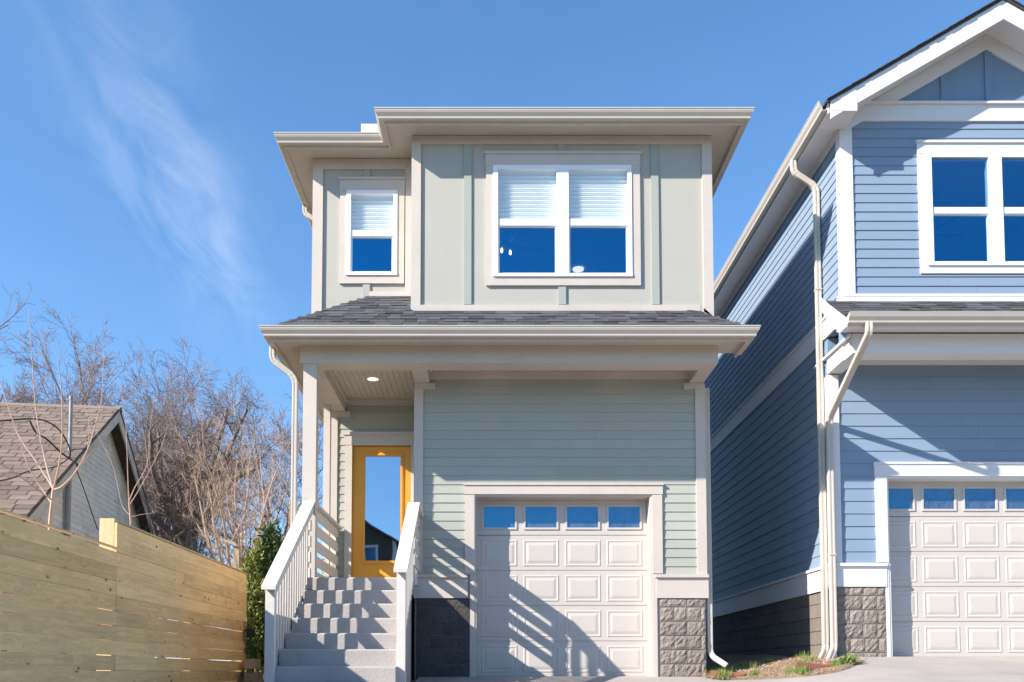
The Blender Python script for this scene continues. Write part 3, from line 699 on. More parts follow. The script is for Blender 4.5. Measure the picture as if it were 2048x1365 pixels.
window(house, (vx0, vx1, vz0, vz1), [(X(702, 470, D_UL), X(787, 470, D_UL))],
       (Z(477, D_UL), Z(463, D_UL), Z(547, D_UL), Z(392, D_UL)), yUL, tr, (X(680, 470, D_UL), X(809, 470, D_UL), Z(569, D_UL), Z(358, D_UL)), 0)
def room(parent, x0, x1, y0, y1, z0, z1):
    t = .06
    obj('room_interior', MB().box(x0, x1, y1, y1+t, z0, z1).box(x0-t, x0, y0, y1+t, z0, z1).box(x1, x1+t, y0, y1+t, z0, z1).box(x0-t, x1+t, y0, y1+t, z1, z1+t).box(x0-t, x1+t, y0, y1+t, z0-t, z0), M['dark_room'], parent)
room(house, XM+.15, XR-.15, yUR+.12, 3.6, EYE+4.9, EYE+7.36)
room(house, XL+.15, XM-.05, yUL+.12, 3.6, EYE+4.9, EYE+7.361)
pathU = [(XL, 9), (XL, yUL), (XM, yUL), (XM, yUR), (XR, yUR), (XR, 9)]
ztU = EYE + 7.515
gutU = eaves(house, pathU, ztU, .36, M['tan'], tr)
ur = MB(); o_ = .40; zt_ = ztU - .012
def hip(x0, x1, y0, y1, z, s):
    w = (x1-x0)/2; ur.add([(x0,y0,z),(x1,y0,z),(x1,y1,z),(x0,y1,z),((x0+x1)/2, y0+w, z+w*s), ((x0+x1)/2, y1-w*.2, z+w*s)], [(0,1,4),(1,2,5,4),(2,3,5),(3,0,4,5)])
hip(XL-o_, XR+o_, yUL-o_, 9.4, zt_, .30); hip(XM-o_, XR+o_, yUR-o_, 7, zt_-.003, .30)
obj('upper_roof', ur, M['shingle'], house)
obj('roof_vent_box', MB().box(X(722, 255, 13.6), X(790, 255, 13.6), Yd(13.6), Yd(13.6)+.5, EYE+7.4, Z(248, 13.6)), M['white'], house)
# downspouts
downspout(gut, [(XL-.38, yB+.05, ztop-.11), (XL-.38, yB+.05, ztop-.28), (XL-.07, yB+.06, ztop-.52), (XL-.07, yB+.06, 1.25)], M['tan'])
gx_ = XR+.065
downspout(gut, [(gx_, yG+.05, zbeam0-.05), (gx_, yG+.05, Z(1311, 12.35)), (gx_+.19, yG-.10, Z(1332, 12.2))], M['tan'], rings=[(gx_, yG+.05, Z(1110, 12.35))])
downspout(gutU, [(XL-.40, 1.2, ztU-.12), (XL-.40, 1.2, ztU-.26), (XL-.06, 1.2, ztU-.46), (XL-.06, 1.2, EYE+4.9)], M['tan'])
downspout(gutU, [(XR+.40, 1.2, ztU-.12), (XR+.40, 1.2, ztU-.26), (XR+.06, 1.2, ztU-.46), (XR+.06, 1.2, 1.6)], M['tan'])

# ceiling fan and a downlight seen through the big window
def ceiling_fan(label, x, y, z, ang, lamps=True):
    f = thing('ceiling_fan', label, 'fan', (x, y, z))
    obj('motor', MB().tube([(x,y,z),(x,y,z-.16)], .02, 8).tube([(x,y,z-.16),(x,y,z-.19),(x,y,z-.27),(x,y,z-.30)], [.05,.11,.11,.06], 16), M['fan'], f)
    for k in range(5):
        a = ang + 2*pi*k/5; d = Vector((cos(a), sin(a), 0)); s_ = Vector((-sin(a), cos(a), 0)); c = Vector((x, y, z-.235))
        obj('blade', MB().add([c+d*.10-s_*.03, c+d*.18-s_*.055, c+d*.62-s_*.065, c+d*.66, c+d*.62+s_*.065+Vector((0,0,.02)), c+d*.18+s_*.055+Vector((0,0,.02)), c+d*.10+s_*.03], [(0,1,2,3,4,5,6)]), M['fan'], f)
    if lamps:
        for k in range(2):
            a = ang + .2 + pi*k; q = (x+.08*cos(a), y+.08*sin(a), z-.34)
            obj('bulb', MB().tube([(q[0],q[1],q[2]+.05),(q[0],q[1],q[2]+.02),(q[0],q[1],q[2]-.01),(q[0],q[1],q[2]-.03)], [.012,.022,.022,.008], 10), M['bulb'], f)
q = P(1012, 505, 14.27)
ceiling_fan('dark ceiling fan with lit bulbs behind the grey house double window', q.x, q.y, EYE+7.355, .25)
q = P(1151, 532, 13.9)
l_ = obj('ceiling_downlight', MB().tube([(q.x+.22, Yd(15.6), EYE+7.335), (q.x+.22, Yd(15.6), EYE+7.356)], .10, 20), M['lamp'], house)

# ------------------------------------------------------------------ steps and railings of the grey house
SX0, SX1 = -2.37, -1.03; RIS, TRD = .1955, .305
steps = thing('front_steps', 'grey concrete steps climbing to the yellow front door', 'steps', (-1.7, Yd(10), terr(-1.7, Yd(10))))
obj('landing', MB().box(-2.50, XM-.022, Yd(11.35)+.02, yP, zland-.16, zland).prism([(-2.31, Yd(11.35), zland-.2), (-2.31, Yd(11.35), zland-.018), (-2.31, Yd(11.35)+.018, zland-.0005), (-2.31, Yd(11.35)+.3, zland-.0005), (-2.31, Yd(11.35)+.3, zland-.2)], (SX1+2.31, 0, 0)), M['step'], steps)
obj('landing_wall', MB().box(-2.44, XM-.045, Yd(11.35)+.06, yP, 1.2, zland-.161), M['block_smooth'], steps)
for i in range(1, 12):
    y0 = Yd(11.35 - TRD*i); y1 = Yd(11.35 - TRD*(i-1)) + .03; zt = zland - RIS*i; zb = min(terr(-1.6, y0), terr(-1.6, y1)) - .15
    if zt < terr(-1.6, y0) + .03: break
    jx = random.uniform(-.008, .008)
    obj('step', MB().prism([(SX0+jx, y0, zb), (SX0+jx, y0+.004, zt-.022), (SX0+jx, y0+.008, zt-.008), (SX0+jx, y0+.022, zt), (SX0+jx, y1, zt-.001), (SX0+jx, y1, zb)], (SX1-SX0+jx*.5, 0, 0)), M['step'], steps)
def zc(d): return Z(1170, 9.4) + .645*(d-9.4)          # top of the sloping cap
def stair_rail(label, xc, d0, d1, d2, side):
    r = thing('stair_railing', label, 'railing', (xc, Yd(d0), terr(xc, Yd(d0))), 'railings of the front steps')
    m = M['rail']
    zg = terr(xc, Yd(d0)) - .05
    box('newel_post', xc-.05, xc+.05, Yd(d0), Yd(d0)+.09, zg, zc(d0)-.03, m, r)
    # cap board along the slope, cut plumb at its foot
    y0, y1 = Yd(d0-.07), Yd(d1); w = .078; t = .04
    obj('handrail', MB().prism([(xc-w, y0, zc(d0-.07)-t), (xc-w, y0, zc(d0-.07)), (xc-w, y1, zc(d1)), (xc-w, y1, zc(d1)-t)], (2*w, 0, 0)), m, r)
    xi = xc + .032*side
    obj('lower_rail', MB().prism([(xi-.02, Yd(d0)+.092, zc(d0+.09)-.165), (xi-.02, Yd(d0)+.092, zc(d0+.09)-.075), (xi-.02, y1, zc(d1)-.075), (xi-.02, y1, zc(d1)-.165)], (.04, 0, 0)), m, r)
    d = d0 + .10
    while d < d1 - .05:
        yb = Yd(d); zb = zland - (11.35 - d)/TRD*RIS - .13
        obj('baluster', MB().prism([(xc-.035, yb, zb), (xc-.035, yb, zc(d)-.045), (xc-.035, yb+.064, zc(d+.064)-.045), (xc-.035, yb+.064, zb)], (.038, 0, 0)), m, r); d += .127
    obj('stringer', MB().prism([(xc-.03, Yd(d0)+.092, zland-(11.35-d0-.1)/TRD*RIS-.20), (xc-.03, Yd(d0)+.092, zland-(11.35-d0-.1)/TRD*RIS-.09), (xc-.03, y1, zland+.0), (xc-.03, y1, zland-.11)], (.028, 0, 0)), m, r)
    # level guard with flat boards beside the landing
    zt = zc(d1) - .01; ya, yb = Yd(d1)+.002, Yd(d2)
    box('guard_cap', xc-.07, xc+.07, ya+(.0 if side > 0 else .0), yb, zt-.038, zt, m, r)
    z = zt - .040
    for k in range(5):
        if z - .14 < zland - .02: break
        box('guard_board', xc-.012, xc+.012, ya, yb, z-.14, z, m, r); z -= .213
    box('guard_post', xc-.0115-.045, xc-.0125, yb-.09, yb-.002, zland-.02, zt-.039, m, r)
    box('guard_post', xc-.0115-.045, xc-.0125, ya+.002, ya+.09, zland-.02, zt-.039, m, r)
    return r
stair_rail('white stair railing rising to the porch post beside the evergreen trees', -2.385, 9.45, 11.47, 13.60, 1)
stair_rail('white stair railing between the concrete steps and the garage', -1.00, 9.80, 11.40, 12.27, -1)

# ------------------------------------------------------------------ the blue house
BX0, BX1, BXC = 4.84, 8.92, 6.88
D_BU = 11.70; yBU = Yd(D_BU)
bh = thing('blue_house', 'blue clapboard house with white gable trim and wide white garage door', 'house', (6.9, 4, 1.75))
bl, wt = M['blue'], M['white']
bz0 = Z(1314, 12.5)                                   # garage floor
bw0, bw1 = EYE + 1.203, EYE + 1.536                  # water table
bzb = EYE + 4.63                                      # pent gutter top
# lower front wall
box0, box1 = X(1772, 1000, 12.3), 8.10
bgz = Z(954, 12.3)
bsof = Z(668, 11.45); bbm0 = Z(706, 11.45); bceil = bsof - .03
wb = wall_sheet(bh, 'garage_wall', M['blue_panel'], 'x', yG+.002, -1, BX0, BX1, bz0-.3, bceil+.3, [(box0, box1, bz0-.5, bgz)])
bzfr = Z(731, 12.3)
lap_boards(wb, bl, 'x', yG, -1, X(1679, 1000, 12.3), BX1-.1, bw1, bzfr+.02, .180, [(box0-.05, box1+.05, bz0, bgz+.03)], seed=31)
obj('frieze_board', MB().box(BX0+.15, BX1-.15, yG-.03, yG, bzfr, bceil-.002).box(BX0+.15, BX1-.15, yG-.05, yG-.0305, bceil-.06, bceil-.004), wt, bh)
box('corner_board', BX0-.022, X(1680, 1000, 12.3), yG-.035, yG+.10, bw1+.002, bbm0-.02, wt, bh)
box('corner_board', BX1-.12, BX1+.022, yG-.035, yG+.10, bw1+.002, bbm0-.02, wt, bh)
h0 = X(1748, 940, 12.3); hzb = Z(926, 12.3)
obj('garage_casing', MB().box(h0-.01, box1+.15, yG-.045, yG, bgz, hzb-.03).box(h0-.02, box1+.16, yG-.06, yG, hzb-.029, hzb)
    .box(h0, box0, yG-.038, yG, bw1+.015, bgz-.001).box(box1, box1+.14, yG-.038, yG, bw1+.015, bgz-.001), wt, bh)
yBD = yG + .19
obj('garage_jamb', MB().box(box0-.045, box0+.001, yG-.03, yBD+.05, bz0-.05, bw1+.012).box(box0, box0+.03, yG-.02, yBD+.05, bz0-.05, bgz-.001).box(box1-.001, box1+.045, yG-.03, yBD+.05, bz0-.05, bw1+.012)
    .box(box1-.03, box1, yG-.02, yBD+.05, bz0-.05, bgz-.001).box(box0+.0305, box1-.0305, yG-.018, yBD+.05, bgz-.03, bgz-.0015), wt, bh)
garage_door(bh, 5.545, 5.545+2.43, bz0, bgz-.032, yBD, 4, M['garage'])
obj('door_seal', MB().box(box0+.03, box1-.03, yBD+.004, yBD+.04, bz0-.05, bz0+.002), M['rubber'], bh)
obj('garage_interior', MB().box(box0, box1, yBD+.6, yBD+.7, bz0, bgz+.2).box(box0-.1, box1+.1, yBD+.06, yBD+.6, bgz+.1, bgz+.2).box(box0-.1, box0, yBD+.06, yBD+.6, bz0, bgz+.1).box(box1, box1+.1, yBD+.06, yBD+.6, bz0, bgz+.1).box(box1-.2, box1, yBD+.001, yBD+.06, bz0, bgz), M['dark_room'], bh)
for (a, b) in ((BX0-.03, h0+.13), (box1+.05, BX1+.03)):
    obj('water_table', MB().box(a+.02, b, yG-.04, yG+.1, bw0, bw1-.045).box(a, b, yG-.07, yG+.1, bw1-.044, bw1), wt, bh)
block_pier(bh, BX0+.02, box0-.05, yG-.02, 1.5, bw0, M['block'], 14, .2, (.2, .38))
block_pier(bh, box1+.05, BX1, yG-.02, 1.5, bw0, M['block'], 15, .2, (.38, .2))
# side wall: foundation, water table, lower boards, band, upper boards
sideL = wall_sheet(bh, 'side_wall', M['blue_panel'], 'y', BX0+.002, -1, yG+.101, 12, bw0, EYE+4.8)
lap_boards(sideL, bl, 'y', BX0, -1, yG+.1, 12, bw1, EYE+4.80, .180, seed=33, maxlen=5)
sideU = wall_sheet(bh, 'side_wall', M['blue_panel'], 'y', BX0+.002, -1, yBU+.101, 12, EYE+4.8, EYE+7.6)
lap_boards(sideU, bl, 'y', BX0, -1, yBU+.1, 12, EYE+5.09, EYE+7.46, .128, seed=34, maxlen=5)
obj('band_board', MB().box(BX0-.03, BX0-.0005, yBU+.3, 12, EYE+4.79, EYE+5.06).box(BX0-.05, BX0-.0005, yBU+.3, 12, EYE+5.061, EYE+5.09), wt, bh)
obj('water_table', MB().box(BX0-.03, BX0-.0005, yG+.101, 12, EYE+1.18, EYE+1.49).box(BX0-.055, BX0-.0005, yG+.101, 12, EYE+1.491, EYE+1.53), wt, bh)
obj('frieze_board', MB().box(BX0-.025, BX0-.0005, yBU+.1, 12, EYE+7.40, EYE+7.52), wt, bh)
fs_ = box('foundation', BX0+.035, BX0+.2, yG+.05, 12, 1.4, bw0, M['mortar'], bh)
rng = random.Random(5); z = bw0
pm_ = MB().box(-.03, .03, -.193, .193, -.0955, .0955).mesh('block', M['block_smooth']); r_ = 0
while z > 1.5:
    y = yG + .02 + (.2 if r_ % 2 else 0)
    while y < 11:
        inst('block', pm_, fs_, (BX0+.03, y+.195, z-.1), sc=(1, 1, 1)); y += .395
    z -= .2; r_ += 1
wall_sheet(bh, 'side_wall', M['blue_panel'], 'y', BX1-.002, 1, yBU+.1, 12, 1.5, EYE+7.6)
wall_sheet(bh, 'rear_wall', M['blue_panel'], 'x', 12.0, 1, BX0, BX1, 1.5, EYE+7.6)
# pent roof
yBB = Yd(11.45)
obj('porch_beam', MB().box(BX0-.002, BX1, yBB, yBB+.28, bbm0, bsof), wt, bh)
for a, b in ((BX0-.02, BX0+.18), (BX1-.18, BX1)):
    obj('cross_beam', MB().box(a, b, yBB+.281, yG-.001, bbm0+.002, bsof-.01), wt, bh)
obj('beam_cap', MB().box(BX0-.06, BX0-.021, yBB-.01, yG+.4, bsof-.035, bsof-.005), wt, bh)
obj('porch_ceiling', MB().box(BX0, BX1, yBB+.1, yG, bceil, bceil+.02), wt, bh)
ze = bzb - .012
fo = .315; SB = .74
xBe = BX0 - .235
obj('soffit', MB().box(xBe+.02, BX1+.2, yBB-fo+.018, yBB, bzb-.10, bzb-.085), wt, bh)
obj('fascia', MB().box(xBe+.02, BX1+.2, yBB-fo, yBB-fo+.02, bzb-.165, bzb-.008), wt, bh)
gprof = [(fo+.001, bzb-.128), (fo+.075, bzb-.128), (fo+.080, bzb-.118), (fo+.080, bzb-.100), (fo+.090, bzb-.085), (fo+.108, bzb-.058), (fo+.117, bzb-.035), (fo+.119, bzb-.014), (fo+.125, bzb-.014), (fo+.125, bzb), (fo+.108, bzb), (fo+.06, bzb-.02), (fo+.001, bzb-.02)]
bg_ = obj('gutter', sweep([(xBe+.02, yBB), (BX1+.2, yBB)], gprof), M['tan'], bh)
yBe = yBB - fo - .04
def brp(x, y, dz=0): return (x, y, ze + SB*(y - yBe) + dz)
bdeck = MB().prism([brp(xBe, yBe), brp(BX1+.25, yBe), brp(BX1+.25, yBU+.02), brp(xBe, yBU+.02)], (0, 0, -.02))
brf = obj('pent_roof', bdeck, M['shingle'], bh)
nb = Vector((0, -SB, 1)).normalized(); ub = Vector((0, 1, SB)).normalized()
def bcourse(r):
    ex = .12; y = yBe + r*ex/sqrt(1+SB*SB)
    if y + ex*.85 > yBU + .06: return None
    return brp(xBe-.012, y, .001), brp(BX1+.2, y, .001), ub*ex*1.06, nb
shingle_slope(brf, bcourse, 9, M['shingle'], seed=51, mn=.12, mx=.26)
# closed end of the pent roof: rake board and a little clapboard gable
yA, yBk = yBe+.03, yBU+.42
obj('rake_board', MB().prism([(xBe+.0, yA-.02, bzb-.165), (xBe, yA-.02, ze-.03), (xBe, yBU+.25, ze+SB*(yBU+.25-yBe)-.03), (xBe, yBU+.25, ze+SB*(yBU+.25-yBe)-.20), (xBe, yA+.18, bzb-.165)], (.025, 0, 0)), wt, bh)
obj('rake_soffit', MB().prism([(xBe+.026, yA+.02, bzb-.15), (BX0-.01, yA+.02, bzb-.15), (BX0-.01, yBU+.2, ze+SB*(yBU+.2-yBe)-.16), (xBe+.026, yBU+.2, ze+SB*(yBU+.2-yBe)-.16)], (0, 0, .02)), wt, bh)
obj('end_wall', MB().prism([(BX0-.004, yBB+.01, bsof-.01), (BX0-.004, yBU+.2, bsof-.01), (BX0-.004, yBU+.2, ze+SB*(yBU+.2-yBe)-.10), (BX0-.004, yBB+.01, ze+SB*(yBB-yBe)-.06)], (.06, 0, 0)), M['blue_panel'], bh)
obj('roof_flashing', MB().box(BX0-.1, BX1+.05, yBU-.03, yBU-.002, ze+SB*(yBU-yBe)-.02, ze+SB*(yBU-yBe)+.055), wt, bh)
# upper front
bu0 = ze + SB*(yBU-yBe)
bfz0, bfz1 = Z(245, D_BU), Z(209, D_BU)
bwx0, bwz0, bwz1 = X(1850, 420, D_BU), Z(534, D_BU), Z(310, D_BU); bwx1 = 2*6.915 - bwx0
wbu = wall_sheet(bh, 'upper_wall', M['blue_panel'], 'x', yBU+.002, -1, BX0, BX1, bu0-.3, bfz1+.02, [(bwx0+.02, bwx1-.02, bwz0+.02, bwz1-.02)])
lap_boards(wbu, bl, 'x', yBU, -1, X(1704, 400, D_BU), BX1-.12, Z(590, D_BU), bfz0+.02, .1305, [(bwx0-.02, bwx1+.02, bwz0, bwz1)], seed=41)
obj('skirt_board', MB().box(BX0+.12, BX1-.12, yBU-.034, yBU-.001, bu0+.056, Z(590, D_BU)+.002), wt, bh)
obj('corner_board', MB().box(BX0-.022, X(1705, 400, D_BU), yBU-.03, yBU-.0005, bu0+.05, bfz0-.001).box(BX0-.022, BX0-.0005, yBU, yBU+.12, bu0+.05, bfz1), wt, bh)
obj('corner_board', MB().box(BX1-.14, BX1+.022, yBU-.03, yBU-.0005, bu0+.05, bfz0-.001), wt, bh)
obj('frieze_board', MB().box(BX0-.02, BX1+.02, yBU-.036, yBU-.0005, bfz0, bfz1-.03).box(BX0+.1, BX1-.1, yBU-.075, yBU-.0005, bfz1-.029, bfz1), wt, bh)
window(bh, (bwx0, bwx1, bwz0, bwz1), [(X(1861, 370, D_BU), X(1975, 370, D_BU)), (X(2001, 370, D_BU), 2*6.915-X(1861, 370, D_BU))],
       (Z(432, D_BU), Z(417, D_BU), Z(527, D_BU), Z(318, D_BU)), yBU, wt, (X(1836, 420, D_BU), 2*6.915-X(1836, 420, D_BU), Z(549, D_BU), Z(285, D_BU)), 0, shades=False)
room(bh, BX0+.2, BX1-.2, yBU+.12, 3.6, EYE+4.9, EYE+7.40)
ceiling_fan('dark ceiling fan behind the blue house upper window', X(1850, 470, 13.97), Yd(13.97), EYE+7.395, .1, False)
# gable roof
SG = .60; bov = .44; zE = EYE + 7.60; dF = 11.26; yF = Yd(dF)
xe0, xe1 = BX0 - .36, 2*BXC - BX0 + .36
zr = zE + SG*(BXC - xe0)
def gpt(x, y, dz=0): return (x, y, zE + SG*(x - xe0 if x <= BXC else xe1 - x) + dz)
gr = obj('gable_roof', MB().add([gpt(xe0-.02, yF-.02), gpt(BXC, yF-.02), gpt(BXC, 12.4), gpt(xe0-.02, 12.4), gpt(xe1+.02, yF-.02), gpt(xe1+.02, 12.4),
     gpt(xe0-.02, yF-.02, -.035), gpt(BXC, yF-.02, -.035), gpt(BXC, 12.4, -.035), gpt(xe0-.02, 12.4, -.035), gpt(xe1+.02, yF-.02, -.035), gpt(xe1+.02, 12.4, -.035)],
     [(0,1,2,3),(1,4,5,2),(9,8,7,6),(8,11,10,7),(0,6,7,1),(1,7,10,4),(3,9,6,0),(4,10,11,5)]), M['shingle'], bh)
# shingle edges along the rake, overhanging unevenly
rng = random.Random(77)
for sgn in (1, -1):
    n_ = 22; L_ = (BXC - xe0)
    for i in range(n_):
        a, b = i/n_, (i+1.1)/n_
        xa = (xe0 + L_*a) if sgn > 0 else (xe1 - L_*a); xb_ = (xe0 + L_*min(b, 1)) if sgn > 0 else (xe1 - L_*min(b, 1))
        yo = yF - .035 - rng.uniform(0, .012)
        obj('shingle', MB().prism([gpt(xa, yo, .003), gpt(xb_, yo, .001), gpt(xb_, yo, .010), gpt(xa, yo, .016)], (0, .3, 0)), M['shingle'], gr)
for sgn in (1, -1):
    e = xe0 if sgn > 0 else xe1
    def S(x): return x if sgn > 0 else xe0 + xe1 - x
    x0_ = xe0 + .06
    obj('rake_fascia', MB().prism([gpt(S(x0_), yF, -.037), gpt(S(BXC), yF, -.037), gpt(S(BXC), yF, -.30), gpt(S(x0_), yF, -.27)], (0, .03, 0)), wt, bh)
    obj('rake_soffit', MB().prism([gpt(S(BX0-.03), yF+.031, -.20), gpt(S(BXC), yF+.031, -.20), gpt(S(BXC), yBU-.001, -.20), gpt(S(BX0-.03), yBU-.001, -.20)], (0, 0, .015)), wt, bh)
    obj('rake_frieze', MB().prism([gpt(S(BX0-.02), yBU-.001, -.205), gpt(S(BXC), yBU-.001, -.205), gpt(S(BXC), yBU-.001, -.42), gpt(S(BX0-.02), yBU-.001, -.40)], (0, -.03, 0)), wt, bh)
    xa, xb_ = sorted((S(xe0+.055), S(X(1713, 210, dF+.02))))
    obj('cornice_return', MB().box(xa, xb_, yF-.004, yBU-.04, zE-.135, zE+.02).prism([(xa if sgn > 0 else xb_, yF-.003, zE+.02), (xb_ if sgn > 0 else xa, yF-.003, zE+.02), (xb_ if sgn > 0 else xa, yF-.003, zE+.02+SG*(xb_-xa)-.06)], (0, .02, 0)), wt, bh)
gtri = MB().prism([(BX0, yBU, bfz1), (BX1, yBU, bfz1), gpt(BX1, yBU, -.2), gpt(BXC, yBU, -.2), gpt(BX0, yBU, -.2)], (0, .1, 0))
wg = obj('gable_wall', gtri, M['blue_panel'], bh)
for px_ in (1790, 1887, 1976):
    xx_ = X(px_, 160, D_BU); zt_b = gpt(xx_, 0, -.40)[2]
    if zt_b > bfz1 + .05: obj('batten', MB().box(xx_-.05, xx_+.05, yBU-.024, yBU-.0005, bfz1+.001, zt_b), M['blue_panel'], wg)
for xx_ in (BXC+.6, BXC+1.2): obj('batten', MB().box(xx_-.05, xx_+.05, yBU-.024, yBU-.0005, bfz1+.001, gpt(xx_, 0, -.40)[2]), M['blue_panel'], wg)
# side eave
bsg = eaves(bh, [(BX0, 12.2), (BX0, yF+.02)], zE+.015, .335, M['tan'], wt)
# downspouts
xw = BX0 - .065
downspout(bsg, [(BX0-.40, Yd(12.42), zE-.11), (BX0-.40, Yd(12.42), zE-.30), (xw-.01, Yd(12.42), zE-.52), (xw-.01, Yd(12.42), Z(1300, 12.4)), (xw-.17, Yd(12.2), Z(1322, 12.2))], M['tan'], .085, .065, rings=[(xw-.01, Yd(12.42), Z(580, 12.42)), (xw-.01, Yd(12.42), Z(900, 12.42))])
downspout(bg_, [(X(1738, 640, 11.06), Yd(11.06), bzb-.12), (X(1738, 640, 11.06), Yd(11.06), bzb-.26), (xw+.03, Yd(12.22), Z(838, 12.22)), (xw+.03, Yd(12.22), Z(1298, 12.2)), (xw-.13, Yd(12.0), Z(1322, 12.1))], M['tan'], .085, .065, rings=[(xw+.03, Yd(12.22), Z(1110, 12.22))])

# ------------------------------------------------------------------ weathered neighbour house beyond the fence
XA, DA = -8.2, 19.08; yA_ = Yd(DA); zA = EYE + 5.877; NS = .67; RUN = 5.2
nh = thing('old_house', 'weathered white clapboard house with brown shingle roof behind the fence', 'house', (XA, yA_, 1.5))
xw_ = XA - .32
def nz(y): return zA - NS*abs(y - yA_)
wn = obj('gable_wall', MB().prism([(xw_, yA_-RUN+.45, 1.4), (xw_, yA_-RUN+.45, nz(yA_-RUN+.45)-.12), (xw_, yA_, zA-.12), (xw_, yA_+RUN-.45, nz(yA_+RUN-.45)-.12), (xw_, yA_+RUN-.45, 1.4)], (-.1, 0, 0)), M['old_siding'], nh)
def nend(zz):
    k = min(RUN-.47, max(0, (zA - .14 - zz)/NS)); return (yA_-k, yA_+k)
lap_boards(wn, M['old_siding'], 'y', xw_, 1, 0, 0, 2.3, zA-.2, .118, ends=nend, seed=61, maxlen=4.2)
wall_sheet(nh, 'front_wall', M['old_siding'], 'x', yA_-RUN+.45, -1, XA-12, xw_-.1, 1.4, nz(yA_-RUN)+.1)
nd = MB()
for sg in (-1, 1):
    a = [(XA+.0, yA_, zA-.03), (XA, yA_+sg*RUN, zA-NS*RUN-.03), (XA-13, yA_+sg*RUN, zA-NS*RUN-.03), (XA-13, yA_, zA-.03)]
    nd.prism(a, (0, 0, -.06))
nr = obj('shingle_roof', nd, M['dark_wood'], nh)
nnn = Vector((0, -NS, 1)).normalized(); unn = Vector((0, 1, NS)).normalized()
EX = .20
def ncourse(r):
    y = yA_ - RUN + r*EX/sqrt(1+NS*NS)
    if r < 2 or y > yA_ - .1: return None
    off = .15 if r % 2 else 0
    return (XA-4.6-off, y, nz(y)-.03), (XA+.02, y, nz(y)-.03), unn*EX*1.05, nnn
shingle_slope(nr, ncourse, 40, M['brown_shingle'], seed=66, mn=.30, mx=.36, gap=.022)
obj('ridge_cap', MB().prism([(XA-13, yA_-.13, zA-.10), (XA-13, yA_, zA-.0), (XA-13, yA_+.13, zA-.10), (XA-13, yA_+.12, zA-.115), (XA-13, yA_, zA-.02), (XA-13, yA_-.12, zA-.115)], (13.03, 0, 0)), M['brown_shingle'], nh)
for sg in (-1, 1):
    obj('rake_board', MB().prism([(XA-.03, yA_, zA-.095), (XA-.03, yA_+sg*RUN, zA-NS*RUN-.095), (XA-.03, yA_+sg*RUN, zA-NS*RUN-.33), (XA-.03, yA_, zA-.34)], (.03, 0, 0)), M['old_trim'], nh)
    obj('rake_soffit', MB().prism([(XA-.031, yA_, zA-.10), (XA-.031, yA_+sg*RUN, zA-NS*RUN-.10), (xw_, yA_+sg*RUN, zA-NS*RUN-.10), (xw_, yA_, zA-.10)], (0, 0, .005)), M['dark_wood'], nh)
    obj('drip_edge', MB().prism([(XA+.001, yA_, zA-.035), (XA+.001, yA_+sg*RUN, zA-NS*RUN-.035), (XA+.001, yA_+sg*RUN, zA-NS*RUN-.09), (XA+.001, yA_, zA-.09)], (.015, 0, 0)), M['dark_wood'], nh)
# service mast on the gable
ym = yA_ - 2.35
obj('service_mast', MB().tube([(xw_+.09, ym, 1.8), (xw_+.09, ym, nz(ym)-.35)], .055, 10).tube([(xw_+.09, ym+.02, nz(ym)-.8), (xw_+.09, ym+.02, nz(ym)+.98)], .034, 10).tube([(xw_+.09, ym+.02, nz(ym)+.98), (xw_+.09, ym+.02, nz(ym)+1.05)], .042, 10)
    .box(xw_+.03, xw_+.15, ym-.05, ym+.09, nz(ym)-.42, nz(ym)-.36), M['steel'], nh)
nh.rotation_euler = (0, 0, .1244)
def cable(label, pts, r=.014):
    return tag(obj('service_cable', MB().tube(pts, r, 5), M['cable']), label, 'cable', None)
def smoothpts(pts, n=6):
    out = []; p = [Vector(q) for q in pts]; p = [p[0]] + p + [p[-1]]
    for i in range(1, len(p)-2):
        for k in range(n):
            t = k/n; a, b, c, d = p[i-1], p[i], p[i+1], p[i+2]
            out.append(.5*((2*b) + (c-a)*t + (2*a-5*b+4*c-d)*t*t + (3*b-a-3*c+d)*t**3))
    return out + [p[-2]]
cable('black service cable sagging across the brown roof to the mast weatherhead', smoothpts([P(-60, 842, 14.6), P(0, 842, 15.0), P(55, 838, 15.4), P(90, 842, 15.6), P(120, 862, 16.0), P(140, 900, 16.3), P(136, 925, 16.5)]))
cable('black cable drooping with a dark splice below the upper cable', smoothpts([P(60, 842, 15.4), P(72, 865, 15.5), P(95, 880, 15.8), P(125, 908, 16.2), P(150, 925, 16.4), P(157, 934, 16.5), P(148, 930, 16.5), P(140, 920, 16.5)]), .017)
cable('thin cable running low over the brown roof shingles', smoothpts([P(-30, 965, 13.2), P(20, 958, 13.6), P(60, 942, 14.2), P(110, 934, 15.2), P(137, 918, 16.0)]), .011)
cable('thin dark cable hanging down the weathered gable wall', smoothpts([P(150, 932, 16.5), P(170, 985, 16.5), P(185, 1030, 16.4), P(196, 1060, 16.3)]), .010)

# ------------------------------------------------------------------ pine board fence
FX = -3.5
fence = thing('board_fence', 'new pine fence of horizontal boards stepping up at a post', 'fence', (FX, Yd(9), 1.0))
D_ST, D_END = 8.15, 12.52
zt1, zt2 = EYE + 1.148, EYE + 1.405
rng = random.Random(91)
def fence_board(y0, y1, z0, z1):
    j = rng.uniform(-.001, .002); o = rng.uniform(-.003, .004); t0 = rng.uniform(-.002, .001)
    obj('board', MB().add([(FX+o, y0, z0+t0), (FX+o, y1, z0-t0), (FX+o-.024, y1, z0-t0), (FX+o-.024, y0, z0+t0), (FX+o, y0, z1+j), (FX+o, y1, z1-j), (FX+o-.024, y1, z1-j), (FX+o-.024, y0, z1+j)],
        [(0,3,2,1),(4,5,6,7),(0,1,5,4),(1,2,6,5),(2,3,7,6),(3,0,4,7)]), M['pine'], fence)
row = 0; z = zt2
